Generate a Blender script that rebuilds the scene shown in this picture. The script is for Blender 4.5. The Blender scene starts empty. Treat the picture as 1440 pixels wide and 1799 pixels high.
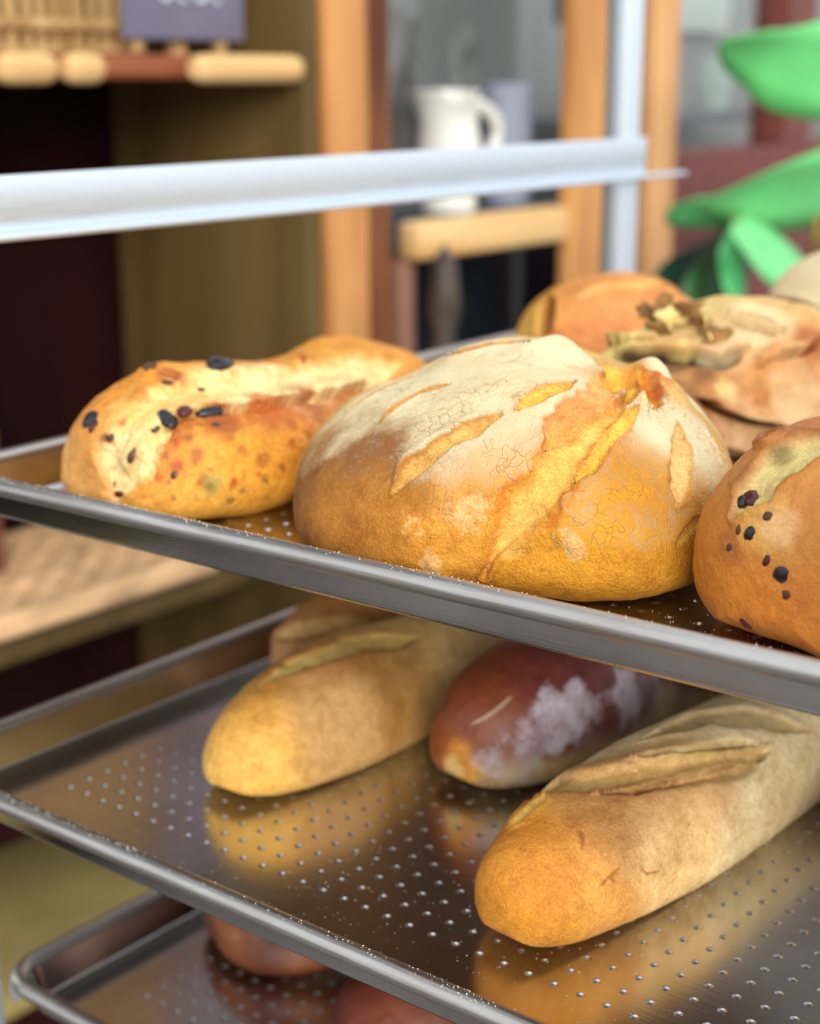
import bpy, bmesh, math, random
import numpy as np
from mathutils import Vector, Matrix
from mathutils.bvhtree import BVHTree

# ------------------------------------------------------------------ camera, sky, light, exposure
CAM_Z = 1.45
FPX = 2756.8
YAW, PITCH, ROLL = .8886, .2696, -.0044
fh = Vector((-math.cos(YAW), math.sin(YAW), 0)); rt = Vector((math.sin(YAW), math.cos(YAW), 0)); up = Vector((0, 0, 1))
FW = fh*math.cos(PITCH) - up*math.sin(PITCH); u0 = up*math.cos(PITCH) + fh*math.sin(PITCH)
RT = rt*math.cos(ROLL) + u0*math.sin(ROLL); UP = -rt*math.sin(ROLL) + u0*math.cos(ROLL)
CAM = Vector((0, 0, CAM_Z))
sc = bpy.context.scene
col = sc.collection
cd = bpy.data.cameras.new('camera'); cam = bpy.data.objects.new('camera', cd); col.objects.link(cam)
cam.matrix_world = Matrix(((RT.x, UP.x, -FW.x, 0), (RT.y, UP.y, -FW.y, 0), (RT.z, UP.z, -FW.z, CAM_Z), (0, 0, 0, 1)))
cd.sensor_fit = 'HORIZONTAL'; cd.sensor_width = 36; cd.lens = FPX*36/1440
cd.clip_start = .05
cd.dof.use_dof = True; cd.dof.focus_distance = .63; cd.dof.aperture_fstop = 8.0
sc.camera = cam

w = bpy.data.worlds.new('sky'); sc.world = w; w.use_nodes = True
nt = w.node_tree; nt.nodes.clear()
tc = nt.nodes.new('ShaderNodeTexCoord'); sx = nt.nodes.new('ShaderNodeSeparateXYZ'); rp = nt.nodes.new('ShaderNodeValToRGB')
bg = nt.nodes.new('ShaderNodeBackground'); wo = nt.nodes.new('ShaderNodeOutputWorld'); mr = nt.nodes.new('ShaderNodeMapRange')
mr.inputs['From Min'].default_value = -1; mr.inputs['From Max'].default_value = 1
nt.links.new(tc.outputs['Generated'], sx.inputs[0]); nt.links.new(sx.outputs['Z'], mr.inputs['Value']); nt.links.new(mr.outputs[0], rp.inputs[0])
e = rp.color_ramp.elements
e[0].position = .47; e[0].color = (.32, .31, .30, 1); e[1].position = 1.0; e[1].color = (.95, 1.0, 1.06, 1)
x = e.new(.52); x.color = (.80, .82, .85, 1)
x = e.new(.64); x.color = (.88, .94, 1.0, 1)
bg.inputs['Strength'].default_value = 1.42
nt.links.new(rp.outputs[0], bg.inputs[0]); nt.links.new(bg.outputs[0], wo.inputs[0])

sd = bpy.data.lights.new('sun', 'SUN'); sun = bpy.data.objects.new('sun', sd); col.objects.link(sun)
sd.energy = 2.9; sd.angle = math.radians(28); sd.color = (1, .96, .90)
sun.rotation_euler = (Vector((.72, -.64, .34))).to_track_quat('Z', 'Y').to_euler()

ld = bpy.data.lights.new('added_interior_fill', 'AREA'); lo_ = bpy.data.objects.new('added_interior_fill', ld); col.objects.link(lo_)  # added area light, out of view, to brighten the dark interior behind the windows
ld.shape = 'RECTANGLE'; ld.size = .3; ld.size_y = 2.2; ld.energy = 4.5; ld.color = (1, .98, .96); lo_.location = (-1.68, 2.7, 2.45)
sc.view_settings.view_transform = 'Standard'; sc.view_settings.look = 'None'
sc.view_settings.exposure = 0.0; sc.view_settings.gamma = 1.0
try: sc.view_settings.use_curve_mapping = False
except Exception: pass
sc.cycles.use_denoising = True
sc.cycles.max_bounces = 8

# ------------------------------------------------------------------ measuring helpers: a view ray met with a plane of the place
def ray(px, py): return RT*((px-720)/FPX) - UP*((py-899.5)/FPX) + FW
def atz(px, py, z): d = ray(px, py); return CAM + d*(z/d.z)          # z: height relative to the eye
def atx(px, py, X): d = ray(px, py); return CAM + d*(X/d.x)
def V(x, y, z): return Vector((x, y, z+CAM_Z))                       # z given relative to the eye
def s2l(c):
    return tuple((v/12.92 if v <= .04045 else ((v+.055)/1.055)**2.4) for v in c[:3])
def hexc(h): return s2l(tuple(int(h[i:i+2], 16)/255 for i in (0, 2, 4)))

# ------------------------------------------------------------------ object helpers
def link(name, me, m=None, parent=None, loc=None):
    o = bpy.data.objects.new(name, me); col.objects.link(o)
    if m is not None and me is not None: me.materials.append(m)
    if parent is not None: o.parent = parent
    if loc is not None: o.location = loc
    return o
def tag(o, label=None, cat=None, group=None, kind=None):
    if label: o['label'] = label
    if cat: o['category'] = cat
    if group: o['group'] = group
    if kind: o['kind'] = kind
    return o
def empty(name, loc=(0, 0, 0), rz=0):
    o = bpy.data.objects.new(name, None); col.objects.link(o); o.location = loc; o.rotation_euler.z = rz
    o.empty_display_size = .05
    return o
class MB:
    def __init__(s): s.bm = bmesh.new()
    def box(s, x0, x1, y0, y1, z0, z1, bev=0, seg=2):
        b = bmesh.new()
        bmesh.ops.create_cube(b, size=1)
        for v in b.verts: v.co = Vector(((x0+x1)/2+v.co.x*(x1-x0), (y0+y1)/2+v.co.y*(y1-y0), (z0+z1)/2+v.co.z*(z1-z0)))
        if bev: bmesh.ops.bevel(b, geom=b.edges[:], offset=bev, segments=seg, affect='EDGES', profile=.5)
        s.merge(b); return s
    def merge(s, b):
        me = bpy.data.meshes.new('t'); b.to_mesh(me); b.free(); s.bm.from_mesh(me); bpy.data.meshes.remove(me)
    def lathe(s, prof, c=(0, 0, 0), n=32, sy=1.0):
        rows = []
        for r, z in prof:
            if r < 1e-6: rows.append([s.bm.verts.new((c[0], c[1], c[2]+z))])
            else: rows.append([s.bm.verts.new((c[0]+r*math.cos(2*math.pi*k/n), c[1]+r*sy*math.sin(2*math.pi*k/n), c[2]+z)) for k in range(n)])
        for a, b in zip(rows, rows[1:]):
            for k in range(n):
                k2 = (k+1) % n
                q = [a[k % len(a)], a[k2 % len(a)], b[k2 % len(b)], b[k % len(b)]]
                u = []
                for v in q:
                    if v not in u: u.append(v)
                if len(u) > 2:
                    try: s.bm.faces.new(u)
                    except ValueError: pass
        return s
    def tube(s, pts, r, n=10, closed=False):
        pts = [Vector(p) for p in pts]; N = len(pts); rows = []
        rr = r if isinstance(r, (list, tuple)) else [r]*N
        for i, p in enumerate(pts):
            a = pts[(i-1) % N] if closed or i > 0 else pts[i]; b = pts[(i+1) % N] if closed or i < N-1 else pts[i]
            t = (b-a).normalized(); ref = Vector((0, 0, 1)) if abs(t.z) < .95 else Vector((1, 0, 0))
            u = t.cross(ref).normalized(); v = t.cross(u)
            rows.append([s.bm.verts.new(p+(u*math.cos(2*math.pi*k/n)+v*math.sin(2*math.pi*k/n))*rr[i]) for k in range(n)])
        rng = range(N) if closed else range(N-1)
        for i in rng:
            a, b = rows[i], rows[(i+1) % N]
            for k in range(n): s.bm.faces.new((a[k], a[(k+1) % n], b[(k+1) % n], b[k]))
        if not closed:
            s.bm.faces.new(rows[0]); s.bm.faces.new(rows[-1][::-1])
        return s
    def build(s, name, m=None, parent=None, smooth=True, loc=None):
        bmesh.ops.recalc_face_normals(s.bm, faces=s.bm.faces[:])
        me = bpy.data.meshes.new(name); s.bm.to_mesh(me); s.bm.free()
        if smooth:
            me.shade_smooth()
            try: me.set_sharp_from_angle(angle=math.radians(38))
            except Exception: pass
        return link(name, me, m, parent, loc)

# ------------------------------------------------------------------ numpy noise
def _h(i, j, k, s):
    n = (i*374761393 + j*668265263 + k*1274126177 + s*1442695041) & 0xffffffff
    n = ((n ^ (n >> 13))*1274126177) & 0xffffffff
    n = n ^ (n >> 16)
    return (n & 0xffffff)/float(0xffffff)
def vnoise(P, sc_, seed=0):
    Q = P*sc_ + 1000.0; I = np.floor(Q).astype(np.int64); f = Q-I; f = f*f*(3-2*f)
    i, j, k = I[:, 0], I[:, 1], I[:, 2]; r = 0
    for a in (0, 1):
        for b in (0, 1):
            for c in (0, 1):
                wgt = (f[:, 0] if a else 1-f[:, 0])*(f[:, 1] if b else 1-f[:, 1])*(f[:, 2] if c else 1-f[:, 2])
                r = r + wgt*_h(i+a, j+b, k+c, seed)
    return r*2-1
def fbm(P, sc_, oct=3, seed=0):
    r = 0; a = 1; t = 0
    for o in range(oct): r = r + a*vnoise(P, sc_*2**o, seed+o*7); t += a; a *= .5
    return r/t
def smooth(a, b, x):
    t = np.clip((x-a)/(b-a), 0, 1); return t*t*(3-2*t)

# ------------------------------------------------------------------ materials
def newmat(name):
    m = bpy.data.materials.new(name); m.use_nodes = True
    nt = m.node_tree; b = nt.nodes['Principled BSDF']; return m, nt, b
def N(nt, t, **kw):
    n = nt.nodes.new(t)
    for k, v in kw.items():
        if k in ('op',): n.operation = v
        else: n.inputs[k].default_value = v
    return n
def simple(name, c, rough=.6, metal=0, var=.12, scale=30, bump=.0, spec=.5, stretch=(1, 1, 1)):
    m, nt, b = newmat(name)
    c = s2l(c) if not isinstance(c, str) else hexc(c)
    t = nt.nodes.new('ShaderNodeTexCoord'); mp = nt.nodes.new('ShaderNodeMapping'); mp.inputs['Scale'].default_value = stretch
    nt.links.new(t.outputs['Object'], mp.inputs[0])
    n = N(nt, 'ShaderNodeTexNoise', Scale=scale, Detail=4.0); nt.links.new(mp.outputs[0], n.inputs['Vector'])
    r = nt.nodes.new('ShaderNodeValToRGB'); nt.links.new(n.outputs[0], r.inputs[0])
    r.color_ramp.elements[0].position = .3; r.color_ramp.elements[1].position = .7
    r.color_ramp.elements[0].color = (*[v*(1-var) for v in c], 1); r.color_ramp.elements[1].color = (*[min(1, v*(1+var)) for v in c], 1)
    nt.links.new(r.outputs[0], b.inputs['Base Color'])
    b.inputs['Roughness'].default_value = rough; b.inputs['Metallic'].default_value = metal; b.inputs['Specular IOR Level'].default_value = spec
    if bump:
        bp = N(nt, 'ShaderNodeBump', Strength=bump, Distance=.002); nt.links.new(n.outputs[0], bp.inputs['Height']); nt.links.new(bp.outputs[0], b.inputs['Normal'])
    return m
def aluminium(name, c, rough=.2, brush=(1, 1, 1), var=.1, bump=.02, stain=(0.35, .30, .25), stain_amt=.0):
    m, nt, b = newmat(name)
    t = nt.nodes.new('ShaderNodeTexCoord'); mp = nt.nodes.new('ShaderNodeMapping'); mp.inputs['Scale'].default_value = brush
    nt.links.new(t.outputs['Object'], mp.inputs[0])
    n = N(nt, 'ShaderNodeTexNoise', Scale=60.0, Detail=5.0); nt.links.new(mp.outputs[0], n.inputs['Vector'])
    n2 = N(nt, 'ShaderNodeTexNoise', Scale=14.0, Detail=5.0); nt.links.new(t.outputs['Object'], n2.inputs['Vector'])
    mx = nt.nodes.new('ShaderNodeMix'); mx.data_type = 'RGBA'
    mx.inputs[6].default_value = (*c, 1); mx.inputs[7].default_value = (*stain, 1)
    mr = N(nt, 'ShaderNodeMapRange'); mr.inputs['From Min'].default_value = .42; mr.inputs['From Max'].default_value = .7; mr.inputs['To Max'].default_value = stain_amt
    nt.links.new(n2.outputs[0], mr.inputs[0]); nt.links.new(mr.outputs[0], mx.inputs[0]); nt.links.new(mx.outputs[2], b.inputs['Base Color'])
    r2 = N(nt, 'ShaderNodeMapRange'); r2.inputs['To Min'].default_value = rough*(1-var*2); r2.inputs['To Max'].default_value = rough*(1+var*3)
    nt.links.new(n.outputs[0], r2.inputs[0]); nt.links.new(r2.outputs[0], b.inputs['Roughness'])
    b.inputs['Metallic'].default_value = 1
    bp = N(nt, 'ShaderNodeBump', Strength=bump, Distance=.001); nt.links.new(n.outputs[0], bp.inputs['Height']); nt.links.new(bp.outputs[0], b.inputs['Normal'])
    return m
def wood(name, c1, c2, rough=.55, scale=18, stretch=(6, 6, .6), spec=.3):
    m, nt, b = newmat(name)
    t = nt.nodes.new('ShaderNodeTexCoord'); mp = nt.nodes.new('ShaderNodeMapping'); mp.inputs['Scale'].default_value = stretch
    nt.links.new(t.outputs['Object'], mp.inputs[0])
    n = N(nt, 'ShaderNodeTexNoise', Scale=float(scale)/4, Detail=6.0, Distortion=.6); nt.links.new(mp.outputs[0], n.inputs['Vector'])
    r = nt.nodes.new('ShaderNodeValToRGB'); nt.links.new(n.outputs[0], r.inputs[0])
    r.color_ramp.elements[0].position = .32; r.color_ramp.elements[1].position = .66
    r.color_ramp.elements[0].color = (*hexc(c1), 1); r.color_ramp.elements[1].color = (*hexc(c2), 1)
    nt.links.new(r.outputs[0], b.inputs['Base Color']); b.inputs['Roughness'].default_value = rough; b.inputs['Specular IOR Level'].default_value = spec
    bp = N(nt, 'ShaderNodeBump', Strength=.3, Distance=.001); nt.links.new(n.outputs[0], bp.inputs['Height']); nt.links.new(bp.outputs[0], b.inputs['Normal'])
    return m
def crust_material(name, rough=.68, flour=(.94, .87, .68), bump=.5, speck=.16, fine=900., crack=0., spec=.3, coat=0):
    m, nt, b = newmat(name); L = nt.links.new
    t = nt.nodes.new('ShaderNodeTexCoord')
    a = nt.nodes.new('ShaderNodeAttribute'); a.attribute_name = 'crust'
    f = nt.nodes.new('ShaderNodeAttribute'); f.attribute_name = 'flour'
    n1 = N(nt, 'ShaderNodeTexNoise', Scale=fine, Detail=3.0, Roughness=.6); L(t.outputs['Object'], n1.inputs['Vector'])
    n2 = N(nt, 'ShaderNodeTexNoise', Scale=170., Detail=5.0, Roughness=.65, Distortion=.8); L(t.outputs['Object'], n2.inputs['Vector'])
    n3 = N(nt, 'ShaderNodeTexNoise', Scale=45., Detail=4.0, Roughness=.6); L(t.outputs['Object'], n3.inputs['Vector'])
    ad = N(nt, 'ShaderNodeMath', op='ADD'); L(n1.outputs[0], ad.inputs[0]); L(n2.outputs[0], ad.inputs[1])
    ad2 = N(nt, 'ShaderNodeMath', op='ADD'); L(ad.outputs[0], ad2.inputs[0]); L(n3.outputs[0], ad2.inputs[1])
    mr = N(nt, 'ShaderNodeMapRange'); mr.inputs['From Min'].default_value = 1.1; mr.inputs['From Max'].default_value = 1.9
    mr.inputs['To Min'].default_value = 1-speck*1.6; mr.inputs['To Max'].default_value = 1+speck
    L(ad2.outputs[0], mr.inputs[0])
    mul = nt.nodes.new('ShaderNodeMix'); mul.data_type = 'RGBA'; mul.blend_type = 'MULTIPLY'; mul.inputs[0].default_value = 1
    L(a.outputs['Color'], mul.inputs[6])
    cmb = nt.nodes.new('ShaderNodeCombineColor')
    pw = N(nt, 'ShaderNodeMath', op='POWER'); pw.inputs[1].default_value = 1.35; L(mr.outputs[0], pw.inputs[0])
    pw2 = N(nt, 'ShaderNodeMath', op='POWER'); pw2.inputs[1].default_value = 1.9; L(mr.outputs[0], pw2.inputs[0])
    L(mr.outputs[0], cmb.inputs[0]); L(pw.outputs[0], cmb.inputs[1]); L(pw2.outputs[0], cmb.inputs[2])
    L(cmb.outputs[0], mul.inputs[7])
    # flour dusting: grain appears where the flour attribute exceeds a noise threshold
    inv = N(nt, 'ShaderNodeMath', op='MULTIPLY'); inv.inputs[1].default_value = .3333; L(ad2.outputs[0], inv.inputs[0])
    df = N(nt, 'ShaderNodeMath', op='SUBTRACT'); L(f.outputs['Fac'], df.inputs[0]); L(inv.outputs[0], df.inputs[1])
    m2 = N(nt, 'ShaderNodeMapRange'); m2.inputs['From Min'].default_value = -.10; m2.inputs['From Max'].default_value = .30; L(df.outputs[0], m2.inputs[0])
    mx = nt.nodes.new('ShaderNodeMix'); mx.data_type = 'RGBA'; mx.inputs[7].default_value = (*s2l(flour), 1)
    L(m2.outputs[0], mx.inputs[0]); L(mul.outputs[2], mx.inputs[6])
    outc = mx.outputs[2]; h = ad2.outputs[0]
    if crack:
        wn = N(nt, 'ShaderNodeTexNoise', Scale=110., Detail=2.0); L(t.outputs['Object'], wn.inputs['Vector'])
        va = nt.nodes.new('ShaderNodeVectorMath'); va.operation = 'SCALE'; va.inputs['Scale'].default_value = .012; L(wn.outputs['Color'], va.inputs[0])
        vb = nt.nodes.new('ShaderNodeVectorMath'); vb.operation = 'ADD'; L(t.outputs['Object'], vb.inputs[0]); L(va.outputs[0], vb.inputs[1])
        vo = nt.nodes.new('ShaderNodeTexVoronoi'); vo.feature = 'DISTANCE_TO_EDGE'; vo.inputs['Scale'].default_value = 150.; L(vb.outputs[0], vo.inputs['Vector'])
        c1 = N(nt, 'ShaderNodeMapRange'); c1.inputs['From Max'].default_value = .035; c1.inputs['To Min'].default_value = 1; c1.inputs['To Max'].default_value = 0; L(vo.outputs['Distance'], c1.inputs[0])
        c2 = N(nt, 'ShaderNodeMapRange'); c2.inputs['From Min'].default_value = .47; c2.inputs['From Max'].default_value = .60; c2.inputs['To Max'].default_value = crack; L(n3.outputs[0], c2.inputs[0])
        cf = N(nt, 'ShaderNodeMath', op='MULTIPLY'); L(c1.outputs[0], cf.inputs[0]); L(c2.outputs[0], cf.inputs[1])
        cm = N(nt, 'ShaderNodeMath', op='MULTIPLY'); L(cf.outputs[0], cm.inputs[0]); L(f.outputs['Fac'], cm.inputs[1])
        m3 = nt.nodes.new('ShaderNodeMix'); m3.data_type = 'RGBA'; m3.inputs[7].default_value = (.50, .24, .05, 1); L(cm.outputs[0], m3.inputs[0]); L(outc, m3.inputs[6])
        outc = m3.outputs[2]
        hs = N(nt, 'ShaderNodeMath', op='SUBTRACT'); L(h, hs.inputs[0]); L(cm.outputs[0], hs.inputs[1]); h = hs.outputs[0]
    L(outc, b.inputs['Base Color']); b.inputs['Roughness'].default_value = rough; b.inputs['Specular IOR Level'].default_value = spec
    if coat: b.inputs['Coat Weight'].default_value = coat; b.inputs['Coat Roughness'].default_value = .35
    bp = N(nt, 'ShaderNodeBump', Strength=bump, Distance=.0012); L(h, bp.inputs['Height']); L(bp.outputs[0], b.inputs['Normal'])
    return m
def glass_mat(name, tint=(.93, .94, .94), amt=.12):
    m = bpy.data.materials.new(name); m.use_nodes = True; nt = m.node_tree; nt.nodes.clear()
    o = nt.nodes.new('ShaderNodeOutputMaterial'); mix = nt.nodes.new('ShaderNodeMixShader'); tr = nt.nodes.new('ShaderNodeBsdfTransparent'); gl = nt.nodes.new('ShaderNodeBsdfGlossy')
    lw = nt.nodes.new('ShaderNodeLayerWeight'); lw.inputs['Blend'].default_value = .5
    p4 = N(nt, 'ShaderNodeMath', op='POWER'); p4.inputs[1].default_value = 4.; nt.links.new(lw.outputs['Facing'], p4.inputs[0])
    fr = N(nt, 'ShaderNodeMath', op='MULTIPLY_ADD'); fr.inputs[1].default_value = .8; fr.inputs[2].default_value = .02; nt.links.new(p4.outputs[0], fr.inputs[0])
    n = nt.nodes.new('ShaderNodeTexNoise'); n.inputs['Scale'].default_value = 6
    mm = N(nt, 'ShaderNodeMath', op='MULTIPLY'); mm.inputs[1].default_value = .08; nt.links.new(n.outputs[0], mm.inputs[0])
    aa = N(nt, 'ShaderNodeMath', op='ADD'); nt.links.new(fr.outputs[0], aa.inputs[0]); nt.links.new(mm.outputs[0], aa.inputs[1])
    tr.inputs[0].default_value = (*tint, 1); gl.inputs['Roughness'].default_value = .03; mm.inputs[1].default_value = .05
    nt.links.new(aa.outputs[0], mix.inputs[0]); nt.links.new(tr.outputs[0], mix.inputs[1]); nt.links.new(gl.outputs[0], mix.inputs[2]); nt.links.new(mix.outputs[0], o.inputs[0])
    return m

M = {}
M['pan'] = aluminium('pan_aluminium', (.62, .605, .59), .19, brush=(1, 14, 14), stain=(.46, .42, .38), stain_amt=.6, bump=.04)
M['dimple'] = aluminium('pressed_dimple', (.60, .59, .58), .30)
M['rim'] = aluminium('rim_aluminium', (.50, .475, .45), .36, brush=(.5, 14, 14), stain=(.38, .34, .30), stain_amt=.6, bump=.22)
M['rack'] = aluminium('rack_aluminium', (.80, .86, .91), .42, brush=(8, .5, 8), bump=.05)
M['specks'] = simple('flour_specks', (.97, .95, .9), .7, var=.03)
M['oak'] = wood('orange_oak', 'a86a38', 'd69a5c', stretch=(6, 6, .6))
M['oak_pale'] = wood('pale_wood', 'd8a868', 'efc98e', stretch=(6, .6, 6))
M['oak_red'] = wood('reddish_shelf_wood', '8c4a2c', 'b4704a', stretch=(6, .6, 6))
M['brown'] = wood('brown_panel', '54421f', '6e5832', stretch=(2, 2, .3))
M['dark'] = wood('dark_maroon_wood', '160807', '2e1513', stretch=(1.2, 1.2, .3), spec=.05)
M['redbrown'] = simple('red_brown_paint', (.42, .20, .17), .5)
M['taupe'] = simple('taupe_paint', (.52, .44, .38), .6)
M['taupe_post'] = M['taupe']
M['olive'] = simple('olive_yellow_cloth', (.58, .51, .29), .85, var=.2, scale=9)
M['grey_wall'] = simple('grey_green_wall', (.56, .57, .56), .8, scale=4)
M['navy'] = simple('dark_slate_panel', (.16, .20, .25), .5, scale=4)
M['floor'] = simple('grey_paving', (.45, .43, .41), .85, scale=3)
M['glass'] = glass_mat('window_glass')
# ------------------------------------------------------------------ the setting
def struct(name, mb, m, parent=None, smooth=False):
    o = mb.build(name, m, parent, smooth)
    if parent is None: tag(o, kind='structure')
    return o
Z = CAM_Z
struct('floor', MB().box(-6, 6, -4, 8, -.05, 0), M['floor'])
struct('wall_back', MB().box(-2.05, -1.97, .1, 4.2, 0, 2.6), M['dark'])
struct('ceiling', MB().box(-2.05, -1.22, .1, 1.47, 2.6, 2.68), M['dark'])
struct('wall_left', MB().box(-1.97, -1.3, .1, .18, 0, 2.6), M['dark'])
struct('wall_right', MB().box(-2.05, -1.3, 4.2, 4.28, 0, 2.68), M['redbrown'])
# shop front: posts and panels right of the shelving
struct('trim_1', MB().box(-1.318, -1.29, 1.436, 1.512, 0, 2.6, .006), M['oak'])
struct('trim_2', MB().box(-1.33, -1.305, 1.512, 1.572, 0, 2.6, .003), wood('dark_red_jamb', '5a3018', '8a5430'))
struct('trim_3', MB().box(-1.318, -1.29, 1.972, 2.072, 0, 2.6, .006), M['oak'])
struct('trim_4', MB().box(-1.33, -1.31, 2.072, 2.196, 0, 2.6), M['taupe'])
struct('trim_5', MB().box(-1.318, -1.29, 2.196, 2.268, 0, 2.6, .005), wood('pale_orange_post', 'c48a58', 'e0ac74', stretch=(6, 6, .6)))
struct('wall_inner', MB().box(-1.90, -1.86, 1.45, 3.1, 0, 2.6), M['grey_wall'])
struct('wall_inner_panel', MB().box(-1.86, -1.60, 1.45, 3.05, 0, Z-.25), M['navy'])
win = MB().box(-1.475, -1.445, 1.58, 2.26, Z-.95, Z-.90).box(-1.475, -1.445, 1.58, 2.26, 2.4, 2.45).build('window_1', M['oak'], None, False); tag(win, kind='structure')
MB().box(-1.462, -1.458, 1.58, 2.26, Z-.90, 2.4).build('pane', M['glass'], win, False)
struct('wall_under_window', MB().box(-1.47, -1.44, 1.58, 2.26, 0, Z-.95), M['navy'])
# second window, behind the plant
win2 = MB().box(-1.38, -1.31, 2.268, 4.2, Z-.26, Z-.118, .004).box(-1.38, -1.31, 2.69, 2.80, Z-.118, 2.6, .004).build('window_2', M['redbrown'], None, False); tag(win2, kind='structure')
MB().box(-1.352, -1.348, 2.268, 2.69, Z-.118, 2.6).build('pane', M['glass'], win2, False)
MB().box(-1.352, -1.348, 2.80, 4.2, Z-.118, 2.6).build('pane', M['glass'], win2, False)
struct('wall_under_right_window', MB().box(-1.38, -1.33, 2.268, 4.2, 0, Z-.26), M['redbrown'])
struct('wall_shop_inside', MB().box(-1.93, -1.90, 3.1, 4.2, 0, 2.6), M['grey_wall'])

# ------------------------------------------------------------------ shelving unit on the left
su = empty('shelving_unit', (-1.6, .8, 0)); tag(su, 'dark brown wooden shelving unit behind the rack on the left', 'shelving unit')
def sub(mb, name, m, parent, smooth=True):
    off = parent.matrix_world.translation if parent.parent is None else Vector((0, 0, 0))
    o = mb.build(name, m, None, smooth); o.parent = parent; o.location = -Vector(parent.location); return o
bk = MB().box(-1.665, -1.645, .2, 1.432, 0, 2.55); sub(bk, 'back_panel', M['dark'], su)
sub(MB().box(-1.644, -1.30, 1.405, 1.432, 0, 2.55, .003), 'side_panel', M['brown'], su)
sub(MB().box(-1.644, -1.32, .2, 1.404, Z+.0, Z+.026, .008, 3), 'shelf_board', M['oak_red'], su)
sub(MB().box(-1.644, -1.372, .2, 1.404, Z-.625, Z-.60, .004), 'shelf_board', M['brown'], su)
sub(MB().box(-1.644, -1.34, .2, 1.404, Z-1.03, Z-1.0, .004), 'shelf_board', M['olive'], su)

# pale rounded board end / rolling pin lying at the shelf front
def ylathe(prof, n=28):   # profile along Y (r, y)
    mb = MB(); mb.lathe(prof, n=n)
    for v in mb.bm.verts: v.co = Vector((v.co.x, v.co.z, v.co.y))
    return mb
for ln, y, lab in [(.172, 1.3165, 'thick pale wooden rod with a rounded end at the right of the upper shelf front'), (.07, 1.008, 'thick pale wooden rod at the far left of the upper shelf front'), (.05, 1.079, 'short pale wooden rod on the upper shelf front, left of the slate sign')]:
    q = ylathe([(0, -ln/2), (.010, -ln/2+.002), (.0145, -ln/2+.008), (.0155, -ln/2+.018), (.0155, ln/2-.018), (.0145, ln/2-.008), (.010, ln/2-.002), (0, ln/2)]).build('wooden_rod', M['oak_pale'], None, loc=(-1.3035, y, Z+.011)); tag(q, lab, 'rod')
pp = MB().lathe([(0, 0), (.013, .001), (.012, .006), (.009, .014), (.012, .022), (.011, .03), (0, .034)]).build('wooden_peg', M['oak_pale'], None, loc=(-1.36, 1.262, Z+.026))
tag(pp, 'small pale wooden knob standing on the upper shelf under the slate sign', 'peg')
# slatted basket on the upper shelf
bs = empty('slatted_basket', (-1.462, .985, Z+.028)); tag(bs, 'tan slatted wicker basket standing on the upper shelf', 'basket')
M['cane'] = wood('tan_cane', 'a17c48', 'd8b47c', stretch=(6, 6, .6))
mb = MB().box(-.13, .1, -.2, .215, .0, .006); mb.build('base', M['cane'], bs)
for z0, z1 in ((.022, .034), (.12, .135)):
    mb = MB().box(.100, .108, -.2, .215, z0, z1, .003).box(-.138, -.13, -.2, .215, z0, z1, .003).box(-.138, .108, .213, .221, z0, z1, .003).box(-.138, .108, -.208, -.2, z0, z1, .003)
    mb.build('band', M['cane'], bs)
random.seed(4)
y = -.195
while y < .21:
    ww = random.choice((.010, .013, .008))
    MB().box(.092, .099, y, y+ww, .004, .16, .002).build('slat', M['cane'], bs)
    y += ww+random.choice((.005, .009))
for k in range(14):
    MB().box(-.129, -.122, -.195+k*.029, -.185+k*.029, .004, .16, .002).build('slat', M['cane'], bs)
for k in range(8):
    MB().box(-.12+k*.028, -.11+k*.028, .204, .211, .004, .16, .002).build('slat', M['cane'], bs)

# slate sign with smudged chalk
sg = empty('slate_sign', (-1.335, 1.19, Z+.028)); tag(sg, 'grey purple slate sign with smudged white chalk writing', 'sign')
p0 = atx(222, 68, -1.325); p1 = atx(432, 62, -1.325)
M['slate'] = simple('slate', (.44, .42, .50), .7, var=.12, scale=12)
dy0, dy1, dz = p0.y-1.19, p1.y-1.19, p0.z-(Z+.028)
MB().box(.0, .008, dy0, dy1, dz, dz+.16, .002).build('board', M['slate'], sg)
chalk = simple('chalk', (.85, .87, .92), .9, var=.05)
for k in range(4):
    yy = dy0+.058+k*.026; zz = dz+.066
    mb = MB(); pts = [Vector((.0095, yy+.009*math.cos(a), zz-.012+.013*math.sin(a)+.008*k % 3*.001)) for a in [t*.5 for t in range(0, 11 if k % 2 else 13)]]
    mb.tube(pts, .0024, 6); mb.build('chalk_letter', chalk, sg)
for yy in (dy0+.02, dy1-.035): MB().box(-.012, .0, yy, yy+.015, -.0, dz+.03, .002).build('foot', M['cane'], sg)

# woven wicker tray on the middle shelf
wt = empty('wicker_tray', (-1.495, .80, Z-.5985)); tag(wt, 'large flat woven wicker tray on the shelf behind the trays', 'wicker tray')
M['wicker'] = simple('wicker', (.84, .68, .50), .7, var=.40, scale=22, stretch=(2, .5, 1))
mb = MB(); k = 0; x_ = -.122
while x_ < .12:
    mb.tube([(x_, -.545+q*.0125, .0195+.0045*math.cos(q*math.pi/2+k*math.pi)) for q in range(83)], .0082, 8); x_ += .0215; k += 1
mb.build('woven_panel', M['wicker'], wt)
MB().box(-.137, .127, -.552, .492, .0, .008, .003).build('base', wood('dark_base_board', '3c2818', '5a3e26'), wt)
mb = MB()
for t in range(2):
    mb.tube([(-.132, -.55, .016+t*.012), (.13, -.55, .016+t*.012), (.13, .492, .016+t*.012), (-.132, .492, .016+t*.012)], .0085, 10, closed=True)
mb.build('border', M['wicker'], wt)

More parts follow.
